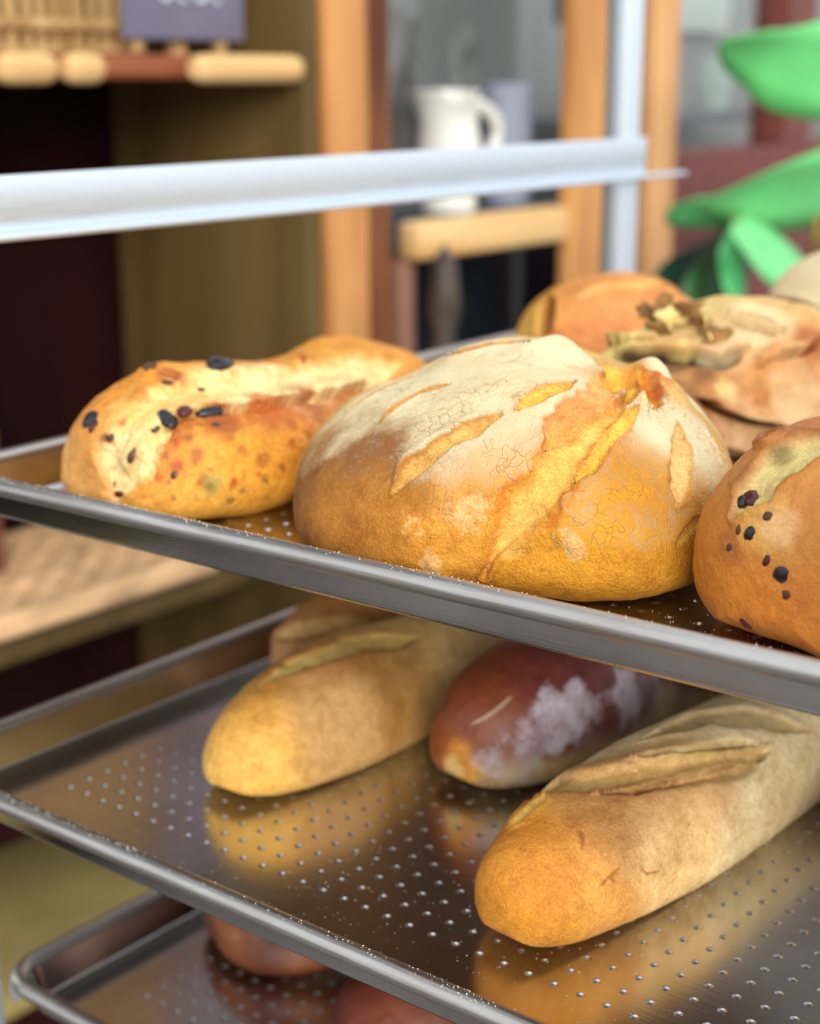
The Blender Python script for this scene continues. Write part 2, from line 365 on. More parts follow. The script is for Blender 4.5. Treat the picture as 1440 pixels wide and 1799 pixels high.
q0 = atx(0, 748, -1.50)
bx = empty('wooden_crate', (-1.50, .92, Z-.5640)); tag(bx, 'reddish brown wooden crate standing on the wicker tray', 'crate')
hh = q0.z-(Z-.5640); cr_m = wood('crate_wood', '6a3a2c', '8c5644', stretch=(6, .6, 6))
for k in range(4): MB().box(-.005, .005, -.2, .16, k*hh/4+.002, (k+1)*hh/4-.004, .002).build('slat', cr_m, bx)
for k in range(4): MB().box(-.10, -.092, -.2, .16, k*hh/4+.002, (k+1)*hh/4-.004, .002).build('slat', cr_m, bx)
MB().box(-.10, .004, -.2, -.192, 0, hh, .002).build('end_board', cr_m, bx); MB().box(-.10, .004, .152, .16, 0, hh, .002).build('end_board', cr_m, bx)
MB().box(-.091, -.006, -.191, .151, hh-.02, hh-.004, .002).build('lid', cr_m, bx)
# ledge with jug, ornament, pot in the first window
sl = MB().box(-1.443, -1.3355, 1.61, 2.2, Z-.20, Z-.182, .003).build('window_sill', M['navy'], None, True); tag(sl, 'dark sill board behind the pale ledge carrying the jug and pot', 'sill')
lg = MB().box(-1.335, -1.295, 1.618, 1.9715, Z-.232, Z-.182, .008, 3).build('window_ledge', M['oak_pale'], None, True)
tag(lg, 'pale wooden ledge across the middle of the grey window', 'ledge')
lp = MB().box(-1.36, -1.32, 1.606, 1.640, 0, Z-.233, .004).build('ledge_post', wood('pinkish_brown_wood', '7c5444', '9c6e58'), None, True)
tag(lp, 'pinkish brown wooden post under the left end of the window ledge', 'post')
LZ = Z-.182
M['china'] = simple('white_china', (.93, .92, .88), .3, var=.02)
jg = empty('white_jug', (-1.385, 1.795, LZ+.0005)); tag(jg, 'white china jug with a ring handle on the window ledge', 'jug')
mb = MB().lathe([(0, 0), (.038, 0), (.040, .006), (.036, .03), (.044, .065), (.046, .09), (.040, .12), (.041, .15), (.045, .165), (.042, .166), (.037, .15), (.036, .12), (.042, .09), (.03, .03), (0, .012)], n=40)
for v in mb.bm.verts:
    if v.co.z > .11:      # front of the rim dips, the far side pulls into a spout
        k = max(0, 1-abs(v.co.y-.0+.012)/.022)*(1 if v.co.x > 0 else .2); v.co.z -= .03*k*(v.co.z-.11)/.055
        if v.co.y < -.02: v.co.y -= .022*(v.co.z-.11)/.055
mb.build('body', M['china'], jg)
mb = MB().tube([(.0, .038+.078*math.sin(t)*1.0, .105+.043*math.cos(t)) for t in [a*math.pi/14 for a in range(0, 15)]], .010, 12); mb.build('handle', M['china'], jg)
orn = MB().lathe([(0, 0), (.020, 0), (.018, .01), (.008, .03), (.007, .12), (.020, .14), (.031, .165), (.034, .19), (.031, .215), (.020, .236), (0, .245)], n=28).build('oval_ornament', simple('mottled_grey', (.42, .43, .42), .6, var=.6, scale=45), None, loc=(-1.438, 1.905, LZ+.0005))
orn.scale = (.13, 1.05, 1.05); tag(orn, 'mottled grey oval ornament on a stem behind the white jug', 'ornament')
pt = MB().lathe([(0, 0), (.034, 0), (.037, .01), (.038, .165), (.040, .173), (.038, .174), (.035, .165), (.033, .012), (0, .01)], n=36).build('enamel_pot', simple('blue_grey_enamel', (.58, .60, .67), .35, var=.06), None, loc=(-1.400, 1.955, LZ+.0005))
tag(pt, 'blue grey enamel pot right of the jug on the window ledge', 'pot')
# hanging mottled cloth strip behind
def cloth(y0, y1, z0, z1, x, amp):
    mb = MB(); n = 40; rows = []
    for i in range(n+1):
        yy = y0+(y1-y0)*i/n; xx = x+amp*math.sin(i*.9)+amp*.5*math.sin(i*2.3)
        rows.append([mb.bm.verts.new((xx+d, yy, z)) for z in (z0, (z0+z1)/2, z1) for d in (0,)])
    for a, b in zip(rows, rows[1:]):
        for k in range(2): mb.bm.faces.new((a[k], b[k], b[k+1], a[k+1]))
    return mb
ct = cloth(1.76, 1.865, Z-.10, Z+.55, -1.50, .010).build('curtain', simple('mottled_grey_curtain', (.62, .64, .65), .8, var=.7, scale=26), None)
sm = ct.modifiers.new('thick', 'SOLIDIFY'); sm.thickness = .003
tag(ct, 'mottled grey curtain hanging behind the left of the window', 'curtain')
sp = MB().lathe([(0, 0), (.03, 0), (.028, .02), (.012, .05), (.014, .72), (.022, .76), (.024, .79), (.015, .82), (.020, .85), (.017, .88), (.010, .90), (.012, .95), (.018, .98), (.016, 1.02), (.008, 1.05), (.014, 1.08), (.010, 1.14), (0, 1.16)], n=24)
for v in sp.bm.verts: v.co.z *= (Z-.205)/1.16; v.co.x *= 1.6; v.co.y *= 1.6
sp = sp.build('turned_spindle', simple('mottled_dark_wood', (.27, .22, .18), .5, var=.6, scale=14), None, loc=(-1.245, 1.605, .0005)); tag(sp, 'dark turned wooden spindle standing before the window ledge', 'spindle')

# crockery behind the second window
shb = MB().box(-1.88, -1.55, 2.40, 3.4, Z-.085, Z-.07, .003).build('crockery_shelf', simple('grey_shelf', (.38, .40, .42), .6), None, True); tag(shb, 'grey shelf behind the right window', 'shelf')
pale = simple('pale_green_china', (.80, .87, .82), .4, var=.1)
cc = 0
for (yy, xx, r, h, nm, lb, ct_) in [(2.62, -1.66, .045, .075, 'pale_bowl', 'pale green cup behind the window, nearest the wooden post', 'cup'),
        (2.80, -1.68, .065, .05, 'pale_bowl', 'wide pale bowl behind the right window', 'bowl'),
        (2.86, -1.80, .04, .13, 'pale_jar', 'tall pale jar at the back of the crockery shelf', 'jar'),
        (3.06, -1.66, .04, .11, 'pale_jar', 'pale grey jar behind the window at the end under the top leaf', 'jar')]:
    o = MB().lathe([(0, 0), (r*.7, 0), (r*.85, h*.2), (r, h*.6), (r*.95, h), (r*.88, h), (r*.9, h*.6), (r*.7, h*.15), (0, h*.12)], n=28).build(nm, pale, None, loc=(xx, yy, Z-.07+.0005)); tag(o, lb, ct_)
pb = MB().box(-1.88, -1.86, 2.75, 3.5, Z+.10, Z+.30, .004).build('pale_board', simple('pale_board', (.82, .88, .84), .6, var=.05), None); tag(pb, 'pale blank board high on the wall inside the right window', 'board')

# ------------------------------------------------------------------ plant
pl = empty('potted_plant', (-1.02, 2.28, 0)); tag(pl, 'potted plant with big bright green leaves beside the right window', 'plant')
def relP(p): return Vector(p)-Vector((-1.02, 2.28, 0))
M['leaf'] = simple('bright_leaf', (.46, .86, .52), .5, var=.08, scale=14)
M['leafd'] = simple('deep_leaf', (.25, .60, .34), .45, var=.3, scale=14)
def leaf(pts, wd, m, fold=.12, name='leaf'):
    """pts: midrib points (tip first); wd: half width vectors at each point."""
    n = 14; mb = MB(); rows = []
    P = [relP(p) for p in pts]
    def cr(t, A):
        x = t*(len(A)-1); i = min(int(x), len(A)-2); f = x-i
        p0 = A[max(i-1, 0)]; p1 = A[i]; p2 = A[i+1]; p3 = A[min(i+2, len(A)-1)]
        return .5*((2*p1)+(p2-p0)*f+(2*p0-5*p1+4*p2-p3)*f*f+(3*p1-p0-3*p2+p3)*f**3)
    for i in range(n+1):
        t = i/n; c = cr(t, P); h = cr(t, wd)*(min(1, (t*5))**.6 if t < .2 else 1)*(1 if t < .9 else math.sqrt(max(0.02, 1-((t-.9)/.1)**2)))
        nrm = h.cross((P[-1]-P[0])).normalized()*h.length*fold
        rows.append([mb.bm.verts.new(c+h*k+nrm*(1-abs(k))) for k in (-1, -.5, 0, .5, 1)])
    for a, b in zip(rows, rows[1:]):
        for k in range(4): mb.bm.faces.new((a[k], a[k+1], b[k+1], b[k]))
    o = mb.build(name, m, pl); s = o.modifiers.new('thick', 'SOLIDIFY'); s.thickness = .0012; return o
L1 = leaf([atx(1268, 70, -1.00), atx(1340, 98, -1.00), atx(1410, 118, -.97), atx(1500, 150, -.94)],
     [Vector((.03, .0, .012)), Vector((.035, .0, .034)), Vector((.04, 0, .058)), Vector((.03, 0, .05))], M['leaf'])
L2 = leaf([atx(1238, 350, -1.02), atx(1320, 338, -.98), atx(1390, 338, -.95), atx(1500, 330, -.93)],
     [Vector((.03, .0, .012)), Vector((.05, .0, .040)), Vector((.05, 0, .058)), Vector((.04, 0, .055))], M['leaf'])
L3 = leaf([atx(1178, 362, -1.10), atx(1215, 372, -1.08), atx(1260, 378, -1.05), atx(1330, 390, -1.0)],
     [Vector((.02, .0, .010)), Vector((.03, .0, .022)), Vector((.03, 0, .02)), Vector((.02, 0, .01))], simple('mid_leaf', (.40, .76, .48), .45, var=.15))
L4 = leaf([atx(1420, 520, -.95), atx(1385, 480, -.96), atx(1340, 430, -.98), atx(1290, 385, -1.0)],
     [Vector((.0, .03, .006)), Vector((.0, .05, .012)), Vector((.0, .045, .012)), Vector((.0, .02, .01))], simple('mid_leaf_two', (.46, .82, .52), .45, var=.15))
L5 = leaf([atx(1300, 540, -.98), atx(1290, 490, -1.0), atx(1285, 440, -1.0), atx(1300, 390, -1.0)],
     [Vector((.0, .02, .0)), Vector((.0, .035, .0)), Vector((.0, .035, .0)), Vector((.0, .02, .0))], M['leafd'])
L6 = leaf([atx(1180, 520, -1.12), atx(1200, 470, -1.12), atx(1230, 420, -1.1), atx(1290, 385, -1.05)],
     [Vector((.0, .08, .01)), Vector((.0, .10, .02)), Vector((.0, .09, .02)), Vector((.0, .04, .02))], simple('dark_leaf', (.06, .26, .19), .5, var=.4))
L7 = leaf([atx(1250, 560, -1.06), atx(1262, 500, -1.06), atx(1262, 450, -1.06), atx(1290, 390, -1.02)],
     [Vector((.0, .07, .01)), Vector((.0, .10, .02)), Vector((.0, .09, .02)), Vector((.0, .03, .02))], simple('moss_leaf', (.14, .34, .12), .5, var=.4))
mb = MB()
base = Vector((0, 0, .28))
for q in [(1500, 150, -.94), (1500, 330, -.93)]:
    mb.tube([base, relP(atx(1425, 560, -.98)), relP(atx(1432, 420, -.97)), relP(atx(1440, 260, -.96)), relP(atx(*q))], .006, 8)
for q in [(1330, 390, -1.0), (1290, 385, -1.0)]:
    mb.tube([base, relP(atx(1400, 560, -1.02)), relP(atx(1360, 440, -1.02)), relP(atx(*q))], .0045, 8)
mb.build('stem', simple('yellow_green_stem', (.58, .52, .20), .6), pl)
MB().lathe([(0, 0), (.11, 0), (.115, .02), (.15, .27), (.158, .275), (.158, .3), (.148, .3), (.14, .26), (0, .25)], n=36).build('pot', simple('terracotta', (.62, .34, .22), .8), pl)

# ------------------------------------------------------------------ bakery rack
rk = empty('bakery_rack', (-.46, .83, 0)); tag(rk, 'pale aluminium bakery rack holding the baking pans', 'rack')
def rs(mb, name, sm=True): o = mb.build(name, M['rack'], rk, sm); o.location = (.46, -.83, 0); return o
for X in (-.745, -.065):
    for Y0 in (.470, 1.182):
        rs(MB().box(X, X+.022, Y0, Y0+.027, 0.02, 1.95, .003), 'post')
def rail(X, s, zt, lip=True):
    mb = MB().box(X, X+.003, .462 if 0 else .30, 1.21, zt-.031, zt, .0008)
    mb.box(min(X, X+s*.014), max(X, X+s*.014)+.001, .30, 1.262, zt-.0345, zt-.031, .0008)
    return mb
rs(rail(-.7205, 1, Z-.0495), 'side_rail'); rs(rail(-.0655, -1, Z-.0495), 'side_rail')
PANS = [(-.687, .4505, -.19, .036), (-.6965, .4235, -.345, .014), (-.7025, .4735, -.50, .005)]
PH = .0255     # pan height
for (cx, cy, pz, rot) in PANS:
    b = Z+pz-PH-.0012
    for X, s in ((-.7208, 1), (-.0652, -1)):
        x1 = X+s*.055
        mb = MB().box(min(X, x1), max(X, x1), .50, 1.20, b-.002, b, .0004); mb.box(min(X, X+s*.002), max(X, X+s*.002), .50, 1.20, b-.014, b, .0004)
        rs(mb, 'runner')
for zt in (.15, 1.90):
    for Y0 in (.474, 1.186): rs(MB().box(-.7208, -.0652, Y0, Y0+.018, zt, zt+.03, .002), 'cross_bar')

# ------------------------------------------------------------------ perforated sheet pans
PW, PD = .580, .70
def rr_loop(inset, z, R, W=PW, D=PD, n=10):
    x0, y0, x1, y1 = inset, inset, W-inset, D-inset; r = max(R-inset, .004); pts = []
    for (cx, cy, a0) in ((x1-r, y0+r, -90), (x1-r, y1-r, 0), (x0+r, y1-r, 90), (x0+r, y0+r, 180)):
        for k in range(n+1):
            a = math.radians(a0+90*k/n); pts.append((cx+r*math.cos(a), cy+r*math.sin(a), z))
    return pts
def loft(mb, loops, cap=None):
    rows = [[mb.bm.verts.new(p) for p in lp] for lp in loops]; n = len(rows[0]); out = []
    for a, b in zip(rows, rows[1:]):
        for k in range(n): mb.bm.faces.new((a[k], a[(k+1) % n], b[(k+1) % n], b[k]))
    return rows
def make_pan(idx, corner, label):
    cx, cy, pz, rot = corner
    root = empty('baking_pan', (cx, cy, Z+pz), rot); tag(root, label, 'baking pan', 'perforated aluminium baking pans')
    R = .030
    # rolled rim: flattened tube round the top
    mb = MB(); rows = []
    prof = []
    for k in range(16):
        a = 2*math.pi*k/16; prof.append((.0052-.0052*math.cos(a), -.0046+.0046*math.sin(a)))
    loops = [rr_loop(i_, z_, R) for i_, z_ in prof]; loops.append(loops[0])
    rws = [[mb.bm.verts.new(p) for p in lp] for lp in loops[:-1]]; rws.append(rws[0]); n = len(rws[0])
    for a, b in zip(rws, rws[1:]):
        for k in range(n): mb.bm.faces.new((a[k], a[(k+1) % n], b[(k+1) % n], b[k]))
    mb.build('rolled_rim', M['rim'], root)
    # walls, inner and outer skins
    mb = MB()
    zf = -PH+.0012
    inner = [(.0092, -.0035), (.0120, -.0105), (.0150, zf+.0042), (.0160, zf+.0018), (.0170, zf+.0013), (.0184, zf+.0013), (.0196, zf+.0002), (.0245, zf)]
    outer = [(.0245, -PH), (.0175, -PH), (.0152, -PH+.0012), (.0140, -PH+.0028), (.0108, -.0105), (.0084, -.0065)]
    lo = loft(mb, [rr_loop(i_, z_, R) for i_, z_ in inner]); lo2 = loft(mb, [rr_loop(i_, z_, R) for i_, z_ in outer])
    mb.bm.faces.new(lo2[0])
    mb.build('wall', M['pan'], root)
    # floor with pressed dimples
    g = .0130; x0, y0 = .0245, .0245; x1, y1 = PW-.0245, PD-.0245
    mx, my = .030, .030
    nx = int((x1-x0-2*mx)/g); ny = int((y1-y0-2*my)/g)
    ox = (x0+x1)/2-nx*g/2; oy = (y0+y1)/2-ny*g/2
    bm = bmesh.new(); grid = {}
    def gv(i, j):
        if (i, j) not in grid: grid[i, j] = bm.verts.new((ox+i*g, oy+j*g, zf))
        return grid[i, j]
    rr = .0021; rings = [(rr, 0), (rr*.86, -.00030), (rr*.62, -.00080), (rr*.3, -.0011)]
    for i in range(nx):
        for j in range(ny):
            cs = [gv(i+1, j), gv(i+1, j+1), gv(i, j+1), gv(i, j)]
            c = Vector((ox+(i+.5)*g, oy+(j+.5)*g, zf)); rings_v = []
            for r_, d_ in rings:
                rings_v.append([bm.verts.new((c.x+r_*math.cos(math.radians(-45+k*30)), c.y+r_*math.sin(math.radians(-45+k*30)), zf+d_)) for k in range(12)])
            r0 = rings_v[0]
            for q in range(4):
                f = bm.faces.new([cs[q], cs[(q+1) % 4], r0[(q*3+3) % 12], r0[q*3+2], r0[q*3+1], r0[q*3]]); f.smooth = False
            for a, b in zip(rings_v, rings_v[1:]):
                for k in range(12): f = bm.faces.new((a[k], a[(k+1) % 12], b[(k+1) % 12], b[k])); f.smooth = True; f.material_index = 1
            f = bm.faces.new(rings_v[-1]); f.smooth = True; f.material_index = 1
    # margin between the dimple field and the wall
    X0, Y0, X1, Y1 = ox, oy, ox+nx*g, oy+ny*g
    lp = rr_loop(.0245, zf, R); lv = [bm.verts.new(p) for p in lp]
    nn = 11
    cor = [gv(nx, 0), gv(nx, ny), gv(0, ny), gv(0, 0)]
    for q in range(4):
        seg = lv[q*nn:(q+1)*nn]
        for a, b in zip(seg, seg[1:]): bm.faces.new((cor[q], a, b))
        edge = {0: [gv(nx, j) for j in range(ny+1)], 1: [gv(i, ny) for i in range(nx, -1, -1)], 2: [gv(0, j) for j in range(ny, -1, -1)], 3: [gv(i, 0) for i in range(nx+1)]}[q]
        nxt = lv[((q+1)*nn) % len(lv)]
        bm.faces.new([seg[-1], nxt] + edge[::-1])
    bm.normal_update()
    for f in bm.faces:
        if f.normal.z < 0: f.normal_flip()
    me = bpy.data.meshes.new('floor_sheet'); bm.to_mesh(me); bm.free(); fo = link('floor_sheet', me, M['pan'], root); me.materials.append(M['dimple'])
    return root
pans = []
for k, c in enumerate(PANS):
    pans.append(make_pan(k, c, ['topmost perforated aluminium pan, holding the big round loaf',
        'middle perforated aluminium pan, holding the smooth baguettes and a dark loaf',
        'lowest perforated aluminium pan with its rounded corner in view'][k]))
def on_pan(k, x, y):
    cx, cy, pz, rot = PANS[k]; return Vector((cx+x*math.cos(rot)-y*math.sin(rot), cy+x*math.sin(rot)+y*math.cos(rot), 0))
def specks(k, pts, name='flour_specks', label=''):
    bm = bmesh.new(); random.seed(k+11)
    for (x, y, z, r) in pts:
        p = on_pan(k, x, y); p.z = z
        s = bmesh.ops.create_icosphere(bm, subdivisions=1, radius=r, matrix=Matrix.Translation(p) @ Matrix.Diagonal((random.uniform(.7, 1.6), random.uniform(.7, 1.6), .6, 1)))
    me = bpy.data.meshes.new(name); bm.to_mesh(me); bm.free(); o = link(name, me, M['specks']); tag(o, label, 'flour', kind='stuff')
for k, lab in ((0, 'white flour specks on the rim of the topmost pan'), (1, 'white flour specks on the middle pan and its rim')):
    random.seed(70+k); pts = []
    cl = [random.uniform(.02, .45) for _ in range(16)]
    for _ in range(190 if k == 0 else 260):
        x_ = random.gauss(random.choice(cl), .009) if random.random() < .75 else random.uniform(.04, .48); x_ = min(max(x_, .036), .485)
        yy = random.uniform(.0022, .0080); a = (yy-.0052)/.0052; rr = random.uniform(.00010, .00030)
        pts.append((x_, yy, Z+PANS[k][2]-.0046+.0046*math.sqrt(max(0, 1-a*a))+rr*.75+.00008, rr))
    if k == 1:
        for _ in range(260):
            x_ = random.gauss(.27, .09); y_ = .03+abs(random.gauss(0, .06)); rr = random.uniform(.00008, .00024); pts.append((x_, y_, Z+PANS[k][2]-PH+.0012+rr*.66+.00002, rr))
    else:
        for _ in range(90): pts.append((random.uniform(.36, .46), random.uniform(.03, .08), Z+PANS[k][2]-PH+.00145, random.uniform(.0001, .00025)))
    specks(k, pts, label=lab)

# ------------------------------------------------------------------ bread
class Loaf:
    """One loaf: a lofted body along a spine on the pan, then crust relief and colour laid on its own surface."""
    def __init__(s, par, zbase, nu=200, nv=200, seed=0, bend=0):
        x0, y0, x1, y1, W, H, zc, pe, undercut, h0, h1, h2, w0, w1, w2 = par
        p0 = Vector((x0, y0, 0)); p1 = Vector((x1, y1, 0)); ax = p1-p0; Ln = ax.length; ax.normalize(); sd_ = Vector((-ax.y, ax.x, 0))
        s.o = (p0+p1)/2; s.o.z = Z+zbase; s.seed = seed
        tt = -np.cos(np.linspace(0, math.pi, 60)); hs = np.interp(tt, [-1, -.5, 0, .5, 1], [h0, h0, h1, h2, h2]); ws = np.interp(tt, [-1, -.5, 0, .5, 1], [w0, w0, w1, w2, w2])
        for q in (ws, hs):
            for _ in range(3): q[1:-1] = (q[:-2]+q[1:-1]*2+q[2:])/4
        t = -np.cos(np.linspace(0, math.pi, nu)); hs = np.interp(t, tt, hs); ws = np.interp(t, tt, ws)
        for q in (ws, hs):
            for _ in range(int(nu/12)): q[1:-1] = (q[:-2]+q[1:-1]*2+q[2:])/4
        e_ = np.clip(1-np.abs(t)**pe, 0, 1)**(1/pe)
        a = np.linspace(0, 2*math.pi, nv, endpoint=False); ca, sa = np.cos(a), np.sin(a); up_ = sa > 0
        cs = np.where(up_, np.sign(ca)*np.abs(ca)**.92, np.sign(ca)*np.abs(ca)**undercut)
        zt = np.where(up_, np.abs(sa), -np.clip(np.abs(sa)/.80, 0, 1))
        Zc = H*zc
        lat = (W/2)*(e_*ws)[:, None]*cs[None, :] + bend*(1-t**2)[:, None]
        zz = np.where(zt[None, :] > 0, Zc+(H*hs[:, None]-Zc)*e_[:, None]*zt[None, :], Zc+Zc*e_[:, None]**.7*zt[None, :])
        lon = t*Ln/2
        P = np.zeros((nu, nv, 3))
        for k in range(3): P[..., k] = lon[:, None]*ax[k]+lat*sd_[k]
        P[..., 2] = zz
        s.P = P.reshape(-1, 3); s.nu, s.nv = nu, nv
        i, j = np.meshgrid(np.arange(nu-1), np.arange(nv), indexing='ij'); b = (i*nv+j).ravel(); c = (i*nv+(j+1) % nv).ravel()
        s.F = np.stack([b, b+nv, c+nv, c], 1)
        s.col = None; s.flour = np.zeros(len(s.P)); s.H = H; s.ax = np.array(ax); s.sd = np.array(sd_)
        s.normals(); s.bvh()
    def normals(s):
        a, b, c, d = [s.P[s.F[:, k]] for k in range(4)]; n = np.cross(c-a, d-b)
        N_ = np.zeros_like(s.P)
        for k in range(4): np.add.at(N_, s.F[:, k], n)
        N_ /= np.linalg.norm(N_, axis=1, keepdims=True)+1e-12
        cen = s.P.mean(0)
        if ((s.P-cen)*N_).sum() < 0: N_ = -N_
        s.N = N_
    def bvh(s): s.tree = BVHTree.FromPolygons([tuple(p) for p in s.P], s.F.tolist())
    def hit(s, px, py):
        d = ray(px, py).normalized(); o = CAM-s.o
        h = s.tree.ray_cast(o, d)
        if h[0] is None:
            # beside the silhouette: nearest surface point to the ray
            best = None
            D = np.array(d); O = np.array(o); v = s.P-O; tt = v@D; dist = np.linalg.norm(v-tt[:, None]*D, axis=1); return s.P[int(np.argmin(dist))]
        return np.array(h[0])
    def poly(s, pix):
        pts = []
        for (a, b) in zip(pix, pix[1:]):
            n = max(2, int(math.hypot(b[0]-a[0], b[1]-a[1])/14))
            for k in range(n): pts.append(s.hit(a[0]+(b[0]-a[0])*k/n, a[1]+(b[1]-a[1])*k/n))
        pts.append(s.hit(*pix[-1])); return np.array(pts)
    def dist(s, pts):
        """distance to polyline, signed side, parameter 0..1"""
        best = np.full(len(s.P), 1e9); side = np.zeros(len(s.P)); par = np.zeros(len(s.P)); L_ = len(pts)-1
        for i in range(L_):
            a, b = pts[i], pts[i+1]; ab = b-a; q = ab@ab+1e-12
            t = np.clip(((s.P-a)@ab)/q, 0, 1); c = a+t[:, None]*ab; v = s.P-c; d = np.linalg.norm(v, axis=1)
            m_ = d < best
            if not m_.any(): continue
            best[m_] = d[m_]; cr = np.cross(ab, s.N[m_]); side[m_] = np.sign((v[m_]*cr).sum(1)); par[m_] = (i+t[m_])/L_
        return best, side, par
    def base(s, c): s.col = np.tile(np.array(hexc(c)), (len(s.P), 1)); return s
    def mixc(s, m_, c):
        m_ = np.clip(m_, 0, 1)[:, None]; s.col = s.col*(1-m_)+np.array(hexc(c))*m_
    def band(s, z0, z1, c, amt=1, wob=.15, seed=3):
        z = s.P[:, 2]/s.H+fbm(s.P, 35, 2, seed)*wob; s.mixc(amt*(1-smooth(z0, z1, z)), c)
    def blob(s, px, py, r, c, amt=1, sx=1., soft=.5, wob=.35, flour=None, sc_=60):
        p = s.hit(px, py); d = np.linalg.norm((s.P-p)*np.array([1, 1, sx]), axis=1)/r + fbm(s.P, sc_, 3, int(px) % 97)*wob
        m_ = amt*(1-smooth(1-soft, 1+soft, d))
        if c: s.mixc(m_, c)
        if flour is not None: s.flour = np.clip(s.flour*(1-m_)+flour*m_, 0, 1)
    def fl(s, px, py, r, v, **k): s.blob(px, py, r, None, flour=v, **k)
    def bump(s, px, py, r, h, wob=.2):
        p = s.hit(px, py); d = np.linalg.norm(s.P-p, axis=1)/r + fbm(s.P, 70, 2, int(py) % 89)*wob
        s.P += s.N*(h*np.exp(-d*d*1.6))[:, None]
    def rough(s, sc_, amp, oct=3, seed=0, mask=None):
        n = fbm(s.P, sc_, oct, s.seed+seed)*amp
        if mask is not None: n = n*mask
        s.P += s.N*n[:, None]
    def score(s, pix, wd, depth, lip=0., lipside=0, crumb=None, edge=None, rag=.35, taper=.25, fl=0., grain=0.0, lipw=.6, amt=1.):
        pts = s.poly(pix); d, sdn, par = s.dist(pts)
        w_ = wd*(smooth(-.02, taper, par)*smooth(-.02, taper, 1-par)*.85+.15)
        dn = d/w_+fbm(s.P, 160, 3, len(pix))*rag*.6+fbm(s.P, 60, 2, 5)*rag*.4
        prof = 1-smooth(.55, 1.05, dn)
        disp = -depth*prof
        if lip:
            g = np.exp(-((dn-1.15)/lipw)**2)*lip
            if lipside: g = g*(sdn*lipside > 0)
            disp = disp+g
        if grain: disp = disp+fbm(s.P, 420, 2, 9)*grain*prof
        s.P += s.N*disp[:, None]
        if crumb: s.mixc(prof*amt, crumb)
        if edge:
            m_ = np.exp(-((dn-1.0)/.22)**2)*(.35+.65*smooth(-.3, .4, fbm(s.P, 90, 3, 31)))
            if lipside: m_ = m_*np.where(sdn*lipside > 0, 1, .35)
            s.mixc(m_*.9*amt, edge)
        s.flour = s.flour*(1-prof)+fl*prof
    def finish(s, name, m, label, cat='bread', tint=.10, scale_=38, group=None):
        s.col = np.clip(s.col*(1+tint*fbm(s.P, scale_, 4, s.seed+50)[:, None]*np.array([.8, 1.2, 1.7])), 0.004, 1)
        s.P[:, 2] = np.maximum(s.P[:, 2], 0)
        me = bpy.data.meshes.new(name)
        v = s.P; me.from_pydata(v.tolist(), [], s.F.tolist()); me.shade_smooth()
        a = me.attributes.new('crust', 'FLOAT_COLOR', 'POINT'); a.data.foreach_set('color', np.concatenate([s.col, np.ones((len(v), 1))], 1).astype(np.float32).ravel())
        f = me.attributes.new('flour', 'FLOAT', 'POINT'); f.data.foreach_set('value', s.flour.astype(np.float32))
        bm = bmesh.new(); bm.from_mesh(me); bmesh.ops.remove_doubles(bm, verts=bm.verts[:], dist=1e-6); bmesh.ops.recalc_face_normals(bm, faces=bm.faces[:]); bm.to_mesh(me); bm.free(); me.shade_smooth()
        o = link(name, me, m, None, s.o); tag(o, label, cat, group); s.obj = o; return o
def bit(loaf, name, px, py, r, m, sx=1.3, sink=.35, rot=0):
    """a fruit or olive piece seated in the crust of a loaf, child of that loaf"""
    loaf.bvh(); p = loaf.hit(px, py); i = int(np.argmin(np.linalg.norm(loaf.P-p, axis=1))); n = Vector(loaf.N[i])
    bm = bmesh.new(); bmesh.ops.create_icosphere(bm, subdivisions=3, radius=1)
    q = np.array([v.co[:] for v in bm.verts]); k = 1+.28*fbm(q+px*.37, 1.7, 3, int(px) % 50)
    for v, kk in zip(bm.verts, k): v.co = Vector((v.co.x*sx*kk, v.co.y*kk, v.co.z*.56*kk))*r*.97
    me = bpy.data.meshes.new(name); bm.to_mesh(me); bm.free(); me.shade_smooth()
    o = link(name, me, m, loaf.obj); o.location = Vector(p)-n*r*sink*.9
    o.rotation_mode = 'QUATERNION'; o.rotation_quaternion = n.to_track_quat('Z', 'Y') @ Matrix.Rotation(rot, 3, 'Z').to_quaternion()
    return o
C_pale = crust_material('pale_crust', .7, flour=(.90, .83, .66), crack=.9, bump=.8, speck=.24, spec=.2)
C_gold = crust_material('golden_crust', .52, flour=(.93, .85, .66), bump=.65, speck=.23, spec=.35)
C_glaze = crust_material('glossy_crust', .42, flour=(.90, .80, .68), bump=.45, speck=.16, spec=.5)
C_rye = crust_material('dark_rye_crust', .42, flour=(.92, .90, .97), bump=.35, speck=.3, spec=.5)
C_flaky = crust_material('flaky_crust', .7, flour=(.97, .90, .70), bump=.8, speck=.2, crack=.4)
M['olive_bit'] = simple('black_olive', (.10, .08, .09), .3, var=.3, scale=200)
M['fruit_bit'] = simple('dark_red_fruit', (.30, .07, .09), .35, var=.3, scale=200)
M['seed_bit'] = simple('brown_seed', (.30, .17, .08), .5, var=.3, scale=200)
ZB = [c[2]-PH+.0014 for c in PANS]

# ---- the big round loaf on the top pan
b = Loaf([-.5129, .5424, -.3412, .6677, .2293, .0787, .25, 2.3438, .4895, .9818, 1.1896, 1.0763, 1.0301, 1.0882, 1.2983], ZB[0], 460, 460, seed=1)
b.base('dcae62')
b.band(.0, .50, 'd9952f', .95); b.band(-.1, .16, 'e0a440', .8)
b.rough(9, .0022, 3); b.rough(38, .0010, 3, 2); b.rough(140, .00028, 3, 3)
